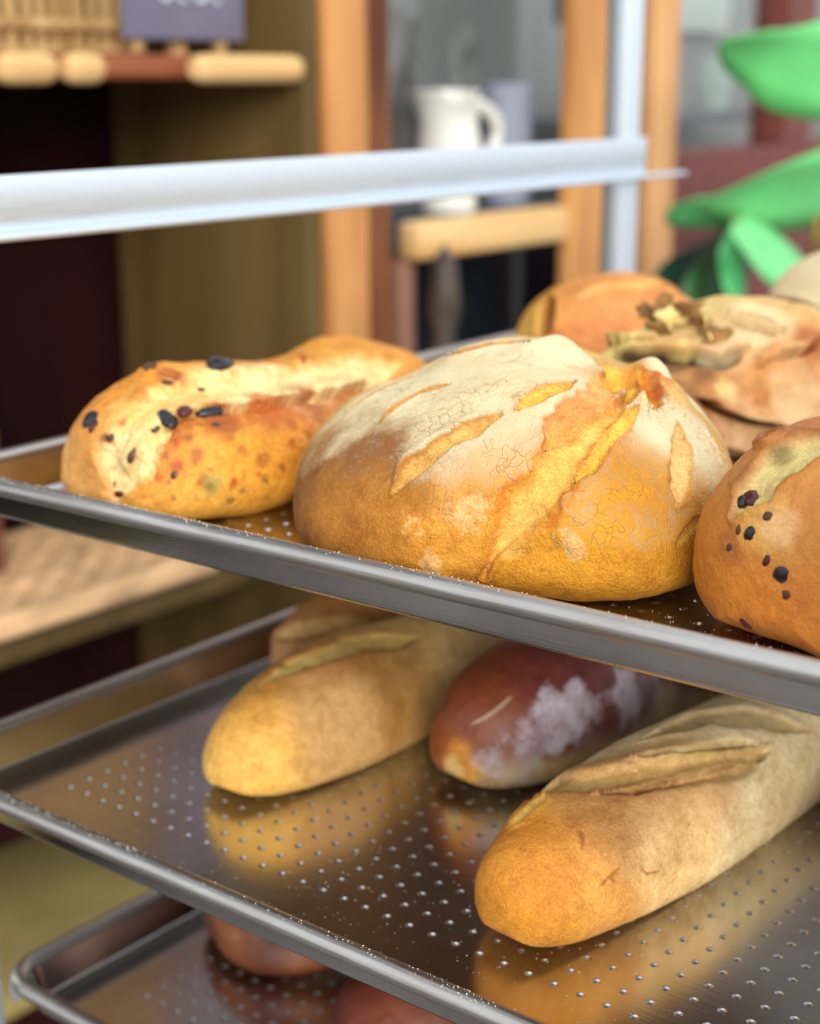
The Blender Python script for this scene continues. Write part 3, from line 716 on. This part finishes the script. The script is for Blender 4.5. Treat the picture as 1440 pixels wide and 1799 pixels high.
# broad crust zones
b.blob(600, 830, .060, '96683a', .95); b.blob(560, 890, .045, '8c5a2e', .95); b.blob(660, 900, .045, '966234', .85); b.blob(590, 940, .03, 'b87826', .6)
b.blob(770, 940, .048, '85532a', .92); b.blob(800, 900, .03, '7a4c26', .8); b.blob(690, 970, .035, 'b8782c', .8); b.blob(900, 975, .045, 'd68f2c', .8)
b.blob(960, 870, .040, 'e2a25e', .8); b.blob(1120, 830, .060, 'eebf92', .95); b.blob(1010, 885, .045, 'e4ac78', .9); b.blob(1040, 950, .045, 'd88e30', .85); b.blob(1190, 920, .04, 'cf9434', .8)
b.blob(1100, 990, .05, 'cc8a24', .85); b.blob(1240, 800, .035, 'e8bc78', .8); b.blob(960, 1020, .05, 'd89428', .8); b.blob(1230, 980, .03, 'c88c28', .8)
for (x, y, r, v) in [(640, 715, .032, .80), (720, 690, .034, .85), (860, 670, .032, .85), (600, 755, .026, .62), (700, 760, .030, .70), (820, 780, .030, .5), (950, 690, .03, .7), (900, 800, .02, .42), (960, 770, .024, .6), (740, 650, .03, .8),
                     (1110, 760, .034, .75), (1060, 840, .03, .52), (1120, 870, .03, .46), (1190, 690, .022, .9), (1220, 760, .03, .75), (1140, 850, .02, .4), (550, 790, .016, .45), (840, 620, .03, .75), (960, 620, .03, .8), (780, 720, .03, .75), (1270, 770, .015, .7), (640, 800, .02, .38)]:
    b.fl(x, y, r, v)
# relief: knob of crust and torn ear at the right, ridge along the top
b.bump(975, 622, .017, .0080); b.bump(1134, 664, .0115, .0095); b.bump(1150, 672, .010, .0060); b.bump(1165, 690, .014, .0070); b.bump(1098, 668, .010, -.006); b.bump(830, 622, .022, .0028); b.bump(1090, 800, .05, .002)
b.bump(930, 700, .04, .0022)
b.bvh()
Y_ = 'f2bd4a'; Yp = 'f5cf74'; ED = 'b4641c'
b.score([(600, 726), (660, 688), (735, 655)], .0024, .0014, .0006, 0, 'dba043', ED, rag=.5)
b.score([(540, 768), (570, 742), (600, 726)], .0014, .0007, 0, 0, 'd4a050', None, rag=.5)
b.score([(664, 745), (690, 718), (735, 690), (790, 674)], .0030, .0016, .0008, 0, 'e6ad50', ED, rag=.5)
b.score([(745, 640), (800, 622), (860, 606), (935, 600)], .0040, .0022, .0012, 0, 'e29a45', 'a34f18', rag=.7)
b.score([(690, 866), (730, 815), (790, 772), (880, 727)], .0062, .0026, .0014, -1, 'e2b060', ED, rag=.5, grain=.0003)
b.score([(905, 720), (960, 690), (1010, 672)], .0048, .0020, .0012, 0, 'eeb44c', ED, rag=.5, grain=.0003)
# the great tear: wide and golden, from the ear down to the left
b.score([(1120, 690), (1070, 725), (1020, 775), (975, 830), (920, 900), (875, 960), (850, 1010)], .0125, .0042, .0020, 0, 'ecb658', 'c8741f', rag=.6, grain=.0007, taper=.4)
b.score([(1110, 650), (1060, 690), (1000, 730), (955, 790)], .0090, .0026, .0008, 0, 'e9a050', 'bb6620', rag=.7, grain=.0007, amt=.85)
b.score([(1120, 715), (1075, 765), (1035, 815), (1010, 850)], .0055, .0010, .0012, 0, 'f7c24e', 'c0661a', rag=.6, grain=.0005)
b.score([(960, 870), (905, 930), (880, 985)], .010, .0012, 0, 0, 'e4b05a', None, rag=.6, grain=.0004, amt=.7)
b.score([(1045, 635), (1085, 665), (1110, 705)], .0100, .0040, .0012, 0, Y_, 'c66f1e', rag=.5, grain=.0006)
b.score([(1128, 652), (1140, 690), (1150, 722)], .0050, .0030, .0022, 0, 'd98326', '8f3f12', rag=.7, grain=.0006)
b.score([(1190, 742), (1200, 780), (1196, 830), (1188, 890)], .0066, .0022, .0008, 0, 'f2cb80', 'c87f30', rag=.6, grain=.0005)
b.score([(1240, 750), (1262, 785), (1280, 822)], .0030, .0014, .0006, 0, 'e9bb6c', 'c58038', rag=.6)
b.score([(1185, 960), (1210, 930), (1235, 905)], .0022, .0010, 0, 0, 'c99a3c', None, rag=.5)
for (x, y, c, r) in [(1140, 648, 'd2691e', .008), (1160, 662, 'e0864a', .007), (1148, 690, 'b4561a', .006), (1120, 660, 'e6a040', .008), (940, 610, 'cf8238', .006), (1012, 640, 'e3984a', .009), (1030, 665, 'e8a860', .01)]:
    b.blob(x, y, r, c, .8, wob=.6)
# blistered patches of dough
for (x, y, r, h) in [(808, 890, .006, .0022), (835, 885, .005, .0020), (800, 905, .006, .0016), (850, 900, .005, .0016), (822, 915, .006, .0014), (1000, 952, .005, .0022), (988, 942, .004, .0018), (1015, 968, .005, .0018), (760, 990, .006, .0012), (720, 925, .006, .001), (868, 888, .003, .002)]:
    b.bump(x, y, r*.8, h*1.1, .8); b.blob(x, y, r*.75, 'e2b474', .7, wob=1.3, sc_=260, soft=.25)
b.rough(260, .00022, 2, 8)
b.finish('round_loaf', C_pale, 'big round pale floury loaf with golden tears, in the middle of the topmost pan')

# ---- olive loaf, left
o_ = Loaf([-.5950, .4915, -.6200, .7661, .1170, .0621, .25, 3.1423, .4842, 1.1976, .9892, 1.0292, 1.1827, .9557, .8091], ZB[0], 340, 340, seed=2)
o_.base('dc9434'); o_.band(0, .30, 'e2a43c', .8)
o_.rough(14, .0028, 3); o_.rough(50, .0013, 3, 2); o_.rough(150, .0004, 2, 3)
o_.blob(140, 740, .035, 'c98840', .8); o_.blob(130, 800, .035, 'c88844', .7); o_.blob(110, 850, .025, 'e2aa5c', .8); o_.blob(250, 680, .035, 'e89a3a', .8); o_.blob(330, 650, .03, 'e59a3c', .7)
o_.blob(420, 790, .05, 'e0942e', .7); o_.blob(330, 830, .04, 'e8a848', .7); o_.blob(500, 760, .04, 'd98824', .7); o_.blob(450, 860, .04, 'e3a236', .7); o_.blob(260, 790, .02, 'e08a2c', .7); o_.blob(560, 700, .03, 'd47c2c', .7)
# the open tear: pale crumb from the front tip over the top
o_.score([(190, 885), (205, 820), (235, 760), (290, 705), (380, 680), (480, 670), (600, 650), (700, 636)], .0185, .0058, .0, 0, 'f3d794', None, rag=.5, grain=.0010, taper=.12)
o_.score([(215, 850), (228, 800), (262, 756), (300, 735), (360, 722), (450, 712), (560, 692), (660, 668)], .0042, .0034, .0075, -1, 'b9651f', '8a3f12', rag=.5, taper=.08, lipw=2.0)
o_.score([(300, 748), (380, 742), (470, 726), (560, 706), (650, 684)], .0075, 0, 0, 0, 'c06c26', None, rag=.9, amt=.75)
o_.blob(420, 655, .02, 'f7dc96', .8); o_.blob(500, 660, .025, 'f9e0a0', .8); o_.blob(250, 720, .018, 'f2c470', .7); o_.blob(330, 690, .016, 'f0bf66', .6); o_.blob(205, 800, .014, 'ecd296', .8)
o_.score([(240, 655), (300, 660), (350, 690), (400, 700)], .0030, .0022, .0026, 0, 'cf8a3a', '9a5620', rag=.8)
o_.score([(520, 620), (540, 640), (555, 665)], .0030, .0026, .002, 0, 'cf8a3a', '9a5620', rag=.6)
o_.bump(275, 648, .016, .005); o_.bump(590, 600, .03, .005); o_.blob(600, 598, .025, 'dd8a34', .9); o_.bump(390, 650, .018, .003); o_.bump(250, 800, .012, .003); o_.bump(380, 770, .02, .003)
for (x, y, r, c) in [(390, 740, .010, 'a8571c'), (470, 715, .012, 'bd6420'), (540, 700, .012, 'b96222'), (320, 745, .008, 'b5641f'), (300, 780, .006, 'c8702a'), (370, 855, .005, 'b09a50'), (355, 840, .003, '8c7438'), (300, 660, .006, 'a05c24'), (310, 820, .004, 'b4542c'),
                     (180, 770, .003, '8c4c20'), (420, 790, .003, 'b0602a'), (460, 810, .004, 'b87428'), (290, 800, .003, '9a5a2c'), (345, 800, .004, 'a85a30'), (510, 740, .005, 'b4681c'), (240, 690, .006, 'c47a30'), (265, 628, .006, 'a05a20'), (210, 740, .003, 'b06a28')]:
    o_.blob(x, y, r, c, .85, wob=.7, sc_=160)
random.seed(5)
for _ in range(46): o_.blob(random.uniform(240, 600), random.uniform(720, 880), random.uniform(.0012, .0026), random.choice(['8c5a24', 'a06a2c', 'b5541e', '7a5a28']), .7, wob=.8, sc_=300)
o_.rough(300, .00022, 2, 8)
o_.finish('olive_loaf', C_gold, 'long golden loaf studded with olives and fruit at the left of the topmost pan')
for a in [(155, 737, .0062, 'olive_bit', 1.1, 0), (163, 750, .0038, 'fruit_bit', 1.2, 1), (386, 640, .0074, 'olive_bit', 1.7, 0), (205, 868, .0056, 'fruit_bit', 1.3, 2), (294, 733, .0042, 'olive_bit', 1.6, 2.2), (324, 720, .0034, 'fruit_bit', 1.2, .3), (368, 718, .0046, 'olive_bit', 1.6, 0),
          (352, 683, .0022, 'seed_bit', 1.2, 0), (228, 796, .0026, 'seed_bit', 1.9, 1.6), (192, 768, .0024, 'seed_bit', 1.2, .5), (272, 752, .0020, 'olive_bit', 1.3, .3), (262, 640, .0040, 'seed_bit', 1.2, 0), (290, 670, .0024, 'seed_bit', 1.8, 0), (380, 747, .002, 'seed_bit', 1.3, 0), (306, 835, .0022, 'fruit_bit', 1.2, 1)]:
    bit(o_, {'olive_bit': 'olive_piece', 'fruit_bit': 'fruit_piece', 'seed_bit': 'seed'}[a[3]], a[0], a[1], a[2], M[a[3]], a[4], rot=a[5], sink=0 if a[1] == 640 and a[0] == 386 else .35)

# ---- fruit loaf, right
r_ = Loaf([-.2440, .5090, -.1890, .7262, .1328, .0799, .3626, 2.9, .52, 1.1624, .9145, .9286, 1.118, .9608, 1.0799], ZB[0], 300, 300, seed=3)
r_.base('c97a2c'); r_.band(0, .3, 'd88a2c', .7)
r_.rough(16, .0026, 3); r_.rough(50, .0010, 3, 2); r_.rough(150, .0004, 2, 3)
for (x, y, r, c) in [(1250, 900, .03, 'bf7a3c'), (1240, 1000, .03, 'c47424'), (1300, 980, .03, 'd4842e'), (1400, 950, .03, 'c8803c'), (1410, 1020, .03, 'b06830'), (1330, 1090, .03, 'e08c2c'), (1300, 850, .02, 'c68034'), (1390, 870, .03, 'd08c3c')]:
    r_.blob(x, y, r, c, .8)
r_.score([(1290, 905), (1320, 860), (1360, 815), (1420, 785), (1480, 760)], .013, .0040, .0016, 0, 'e2cf8c', 'a4662a', rag=.6, grain=.0006)
r_.score([(1330, 795), (1355, 775), (1385, 765)], .004, .001, .003, 0, 'a45c24', '7c3c14', rag=.8)
for (x, y, r, c) in [(1370, 793, .005, '8c7c40'), (1375, 825, .004, '66582c'), (1310, 920, .008, 'e0a450'), (1345, 930, .01, 'e0ae58'), (1280, 965, .006, 'b0682c'), (1370, 930, .007, 'e8b884')]:
    r_.blob(x, y, r, c, .8, wob=.6)
r_.rough(300, .0002, 2, 8); r_.col *= np.array([.86, .80, .70])
r_.finish('fruit_loaf', C_glaze, 'dark orange brown fruit loaf cut off by the right edge, on the topmost pan')
for a in [(1312, 876, .0044, 'fruit_bit', 1.3, 0), (1298, 880, .0028, 'olive_bit', 1.1, 0), (1316, 938, .0032, 'olive_bit', 1.1, .5), (1297, 930, .0024, 'seed_bit', 1.1, 1.4), (1374, 1008, .0036, 'olive_bit', 1.4, .8), (1310, 1097, .003, 'fruit_bit', 1.1, 0), (1216, 1012, .003, 'fruit_bit', 1, 0), (1280, 962, .002, 'seed_bit', 1.2, 0), (1380, 1045, .0022, 'seed_bit', 1.2, 1), (1348, 905, .0022, 'seed_bit', 1.2, 1), (1345, 985, .002, 'fruit_bit', 1.5, 1)]:
    bit(r_, {'olive_bit': 'olive_piece', 'fruit_bit': 'fruit_piece', 'seed_bit': 'seed'}[a[3]], a[0], a[1], a[2], M[a[3]], a[4], rot=a[5])

# ---- rustic loaf with flaky layers, behind right
k_ = Loaf([-.4826, .7451, -.3814, 1.0093, .1509, .0830, .4126, 1.9, .6015, 1.0089, 1.0621, .65, .8268, .8132, 1.2114], ZB[0], 300, 300, seed=4)
k_.base('e0b468'); k_.rough(12, .004, 3); k_.rough(36, .0032, 3, 2); k_.rough(110, .0014, 2, 3)
k_.blob(1120, 590, .04, 'ecd07e', .9); k_.blob(1330, 560, .05, 'f0d88e', .9); k_.blob(1250, 620, .04, 'ead08c', .8); k_.blob(1400, 690, .06, 'dd9c64', .9); k_.blob(1300, 700, .05, 'e0a468', .85); k_.blob(1290, 770, .04, 'c88450', .8); k_.blob(1350, 740, .03, 'e6bc88', .7)
def layer(pix, wd, lift, dark='3c2413', pale='f0d898'):
    k_.score(pix, wd, .0090, .0085, -1, dark, None, rag=.5, lipw=1.4, taper=.12)
layer([(1085, 628), (1150, 627), (1220, 632), (1265, 640), (1320, 612)], .0040, 0)
k_.blob(1180, 640, .010, '4a2c16', .8, sx=2); k_.blob(1240, 652, .008, '5c3418', .7); k_.blob(1200, 690, .010, '7a4c24', .7); k_.blob(1100, 632, .008, '3a2214', .8)
layer([(1225, 700), (1262, 722), (1310, 740), (1370, 748), (1420, 728)], .0034, 0, '6e3a1a')
layer([(1330, 645), (1370, 625), (1410, 618), (1440, 600)], .0030, 0, '8c4c24')
layer([(1060, 600), (1110, 606), (1160, 600)], .0022, 0, '8a5c2c')
layer([(1270, 560), (1320, 575), (1380, 590)], .0020, 0, 'a87438')
layer([(1250, 775), (1300, 785), (1350, 800)], .0030, 0, '6e3a1a')
for (x, y, r, c) in [(1380, 690, .006, 'b86c3c'), (1410, 660, .008, 'c07840'), (1340, 700, .006, 'b87444'), (1290, 730, .006, 'c08a58'), (1350, 770, .008, '9c5c34'), (1270, 690, .006, 'f2dc90'), (1200, 610, .008, 'f0d88a'), (1300, 600, .008, 'c8a460')]: k_.blob(x, y, r, c, .8, wob=.9, sc_=110)
k_.blob(1425, 600, .012, 'b06030', .8); k_.blob(1360, 660, .02, 'dc9048', .6)
k_.fl(1330, 560, .03, .6); k_.fl(1400, 700, .03, .5); k_.fl(1270, 610, .02, .6)
for (x, y, r) in [(1150, 545, .008), (1180, 537, .007), (1210, 540, .008), (1170, 570, .008), (1230, 560, .007), (1250, 580, .007)]:
    k_.blob(x, y, r, random.choice(['6a4a24', '5a3c1c', '8a6434']), .75, wob=.9, sc_=120)
k_.finish('rustic_loaf', C_flaky, 'rustic floury loaf with dark flaky layered crust behind the fruit loaf')
random.seed(9)
M['flake'] = simple('scorched_flake', (.56, .40, .20), .7, var=.6, scale=90); M['flake2'] = simple('pale_flake', (.90, .78, .48), .7, var=.2, scale=60)
k_.bvh()
for q, (x, y, sz, m_, an) in enumerate([(1150, 552, .014, 'flake', .5), (1172, 545, .015, 'flake', 1.2), (1190, 560, .016, 'flake2', 2.0), (1210, 545, .012, 'flake', .2), (1235, 572, .014, 'flake2', 2.6), (1262, 585, .012, 'flake', 1.0), (1225, 560, .010, 'flake', 2.2), (1160, 572, .011, 'flake', 2.7)]):
    p = k_.hit(x, y+12); n = Vector((random.uniform(-.4, .4), random.uniform(-.5, .1), 1)).normalized()
    mb = MB(); rows = []
    for i in range(9):
        rr_ = []
        for j in range(9):
            u_, v_ = i/8-.5, j/8-.5
            edge = 1+.25*math.sin(7*u_+q)+.2*math.cos(9*v_+q)
            rr_.append(mb.bm.verts.new((u_*sz*1.5*edge, .35*sz*math.sin(u_*3+q)+.25*sz*v_*v_, v_*sz*.9*edge+sz*.25)))
        rows.append(rr_)
    for i in range(8):
        for j in range(8): mb.bm.faces.new((rows[i][j], rows[i+1][j], rows[i+1][j+1], rows[i][j+1]))
    f = mb.build('crust_flake', M[m_], k_.obj); f.location = Vector(p); f.rotation_euler = (random.uniform(-.7, .2), random.uniform(-.3, .3), an)
    s = f.modifiers.new('thick', 'SOLIDIFY'); s.thickness = .0013

# ---- loaves at the back of the top pan
f_ = Loaf([-.6505, .9299, -.556, 1.085, .1408, .0623, .3299, 2.39, .5911, 1.207, 1.1953, .8639, .9271, .8677, 1.2186], ZB[0], 180, 180, seed=5)
f_.base('dc8c3a'); f_.rough(14, .003, 3); f_.blob(1100, 500, .05, 'e8a040', .8); f_.blob(1100, 560, .05, 'dc8a50', .8); f_.blob(920, 570, .03, 'e4b252', .8)
f_.score([(965, 520), (960, 560), (955, 600)], .008, .009, .003, 0, '8a4c1a', None); f_.score([(985, 540), (1060, 505), (1200, 500)], .006, .002, .003, 0, 'e9b060', 'b06428')
f_.finish('golden_loaf', C_gold, 'shiny orange loaf at the back left of the topmost pan')
wl = Loaf([-.535, 1.088, -.33, 1.093, .105, .102, .40, 2.2, .5997, 1., 1., 1., 1., 1., 1.], ZB[0], 160, 160, seed=6)
wl.base('b5703c'); wl.rough(14, .003, 3)
wl.blob(1440, 500, .06, 'f3ead0', 1.); wl.fl(1440, 500, .06, .9); wl.score([(1340, 530), (1390, 532), (1440, 548)], .004, .004, .002, 0, '5c2c14', None)
wl.finish('white_topped_loaf', C_pale, 'brown loaf with a white floury top at the back right of the topmost pan')

# ---- middle pan
R_ = Loaf([-.3541, .4960, -.3183, .9521, .0776, .0570, .3299, 3.2, .6486, 1.1519, 1.0594, 1.0443, 1.1178, .8717, 1.1971], ZB[1], 420, 320, seed=7)
R_.base('f4dca8'); R_.rough(12, .0014, 3); R_.rough(60, .0004, 3, 2); R_.rough(170, .0002, 3, 3)
R_.blob(905, 1540, .052, 'd88a26', 1., soft=.4); R_.blob(960, 1440, .045, 'cf8126', .95); R_.blob(1050, 1480, .045, 'dd9c4c', .85, soft=.7); R_.blob(1150, 1470, .045, 'e2a865', .75, soft=.7); R_.blob(1060, 1590, .035, 'e8a54c', .8, soft=.7)
R_.blob(1130, 1410, .032, 'b07c50', .85); R_.blob(1060, 1400, .022, 'a8743c', .7); R_.blob(1230, 1370, .026, 'c08a54', .7); R_.blob(1200, 1520, .03, 'f2cc8a', .7); R_.blob(950, 1640, .022, 'd8942e', .7); R_.blob(880, 1600, .03, 'd48a26', .8)
R_.band(-.2, .22, 'f2d494', .55)
R_.blob(900, 1440, .02, 'c98428', .7); R_.blob(960, 1500, .02, 'cf8024', .6)
R_.score([(905, 1430), (960, 1378), (1030, 1372), (1120, 1362), (1230, 1345), (1345, 1318)], .0110, .0030, .0012, 0, 'd8b06c', None, rag=.3, taper=.12, grain=.0002, amt=.9)
R_.score([(1040, 1398), (1120, 1385), (1230, 1362), (1340, 1335)], .0026, .0034, .0024, -1, 'a56a3c', '8a4c28', rag=.5, taper=.2, lipw=1.3)
R_.score([(1095, 1335), (1180, 1322), (1270, 1312), (1350, 1310)], .0030, .0018, .0034, 1, 'dcc08a', 'b08c54', rag=.3, taper=.2)
R_.score([(1130, 1300), (1230, 1262), (1320, 1262), (1420, 1285)], .009, .0014, .001, 0, 'd8bc84', None, rag=.4, taper=.3)
R_.score([(890, 1460), (925, 1425), (965, 1395)], .0040, .0012, .001, 0, 'e8be62', None, rag=.5)
for pix in ([(1055, 1560), (1072, 1540), (1100, 1518)], [(1072, 1540), (1085, 1552)], [(1122, 1518), (1138, 1536), (1165, 1530)], [(1018, 1450), (1025, 1475), (1020, 1500)], [(1112, 1380), (1118, 1400)], [(1222, 1350), (1235, 1358)]):
    R_.score(pix, .0009, .0007, 0, 0, 'a06024', None, rag=.8, taper=.3, amt=.8)
R_.blob(1038, 1376, .0014, '2c1608', 1., wob=.1)
for (x, y, r, v) in [(1250, 1290, .03, .45), (1330, 1400, .05, .3), (1100, 1340, .02, .35)]: R_.fl(x, y, r, v)
R_.rough(300, .0001, 2, 8)
R_.finish('baguette', C_gold, 'large baguette, orange at its tip and pale further back, nearest on the middle pan')

L_ = Loaf([-.5565, .5258, -.5700, .9194, .0893, .0520, .2500, 2.7303, .45, 1.2500, .9898, .7781, 1.0652, .8793, 1.0001], ZB[1], 260, 240, seed=8)
L_.base('ecc274'); L_.rough(14, .0014, 3); L_.rough(60, .0004, 3, 2); L_.rough(170, .0002, 2, 3)
L_.blob(560, 1200, .045, 'bc7c34', .95); L_.blob(470, 1230, .03, 'b8863a', .8); L_.blob(480, 1310, .035, 'eeae50', .85); L_.blob(620, 1240, .04, 'c08a50', .8); L_.blob(700, 1200, .04, 'a87838', .8); L_.blob(430, 1370, .025, 'f2be5c', .8); L_.blob(600, 1290, .03, 'deb274', .7)
L_.band(-.2, .22, 'eecb84', .6)
L_.score([(455, 1205), (520, 1165), (620, 1130), (740, 1120)], .010, .0020, .0008, 0, 'd4b468', 'a06c30', rag=.5)
L_.finish('baguette', C_gold, 'smooth baguette with a pale yellow round tip at the left of the middle pan')

B_ = Loaf([-.642, .66, -.640, .99, .058, .055, .33, 2.8, .55, 1.1, 1.0, .9, 1.0, 1.0, 1.0], ZB[1], 160, 160, seed=9)
B_.base('a8743c'); B_.rough(14, .0016, 3); B_.rough(60, .0006, 3, 2); B_.blob(470, 1140, .03, 'b8865a', .8); B_.fl(450, 1150, .02, .35)
B_.score([(470, 1120), (560, 1100), (650, 1090)], .007, .003, .002, 0, 'c8a468', '8a5424')
B_.finish('brown_loaf', C_gold, 'brown loaf behind the left baguette on the middle pan')

Y2 = Loaf([-.4682, .6105, -.4345, .9304, .0821, .0649, .2633, 2.9484, .5964, 1.1842, .9991, .9901, 1.1658, .8037, 1.1252], ZB[1], 280, 260, seed=10)
Y2.base('743834'); Y2.rough(14, .0014, 3); Y2.rough(60, .0005, 3, 2)
Y2.band(.16, .50, 'd0b684', .92, wob=.22); Y2.blob(800, 1190, .03, '6e3418', .9); Y2.blob(880, 1190, .03, '82401c', .85); Y2.blob(980, 1190, .035, '6c302c', .8); Y2.blob(840, 1260, .025, '7c3c1c', .8)
Y2.blob(775, 1330, .02, '8c4c1c', .9); Y2.blob(800, 1330, .010, 'd08c30', .9); Y2.blob(820, 1360, .008, 'd59438', .9); Y2.blob(795, 1350, .006, 'e0c07c', .8); Y2.blob(770, 1300, .01, '8a3c14', .8)
for (x, y, r, v) in [(980, 1270, .02, .68), (1020, 1250, .018, .62), (1110, 1225, .02, .6), (940, 1285, .015, .6), (900, 1320, .02, .5), (870, 1300, .015, .42), (770, 1230, .006, .55), (1060, 1300, .02, .4), (1150, 1220, .015, .45), (860, 1230, .02, .32)]: Y2.fl(x, y, r, v, wob=.7, sc_=120)
Y2.score([(822, 1275), (850, 1262), (880, 1240), (902, 1220)], .0014, -.0012, 0, 0, 'c8a890', None, rag=.6, amt=.7)
Y2.finish('rye_loaf', C_rye, 'dark maroon floury rye loaf between the two baguettes on the middle pan')

E_ = Loaf([-.246, .635, -.236, .89, .072, .052, .33, 2.6, .55, 1.05, 1, 1, 1, 1, 1], ZB[1], 160, 160, seed=11)
E_.base('b88458'); E_.rough(14, .004, 3); E_.rough(60, .001, 3, 2); E_.fl(1430, 1410, .02, .4)
E_.finish('brown_loaf', C_flaky, 'small brown crust edge of a loaf at the right edge of the middle pan')

# ---- bottom pan
D1 = Loaf([-.6391, .5930, -.5534, .7923, .1192, .050, .3204, 3.0694, .6457, 1.0, 1.03, .93, 1.1, .97, 1.1], ZB[2], 220, 220, seed=12)
D1.base('5c2a10'); D1.rough(16, .002, 3); D1.rough(60, .0008, 3, 2); D1.blob(400, 1650, .02, '8c4e1c', .7); D1.blob(480, 1670, .02, '4e1c0c', .7); D1.blob(560, 1690, .02, '844a18', .7)
D1.band(-.15, .10, 'c8b49c', .8); D1.fl(460, 1640, .012, .4); D1.fl(415, 1630, .01, .4)
D1.finish('brown_round_loaf', C_glaze, 'glossy red brown loaf with a floury lower edge at the left of the lowest pan')
D2 = Loaf([-.50, .555, -.44, .72, .10, .058, .33, 2.5, .6, 1, 1, 1, 1, 1, 1], ZB[2], 220, 220, seed=13)
D2.base('5c2114'); D2.rough(18, .003, 3); D2.rough(60, .0012, 3, 2); D2.blob(650, 1780, .02, '74301a', .7); D2.blob(720, 1790, .02, '7e3e20', .6)
D2.finish('brown_round_loaf', C_glaze, 'reddish loaf at the bottom edge of the picture on the lowest pan')
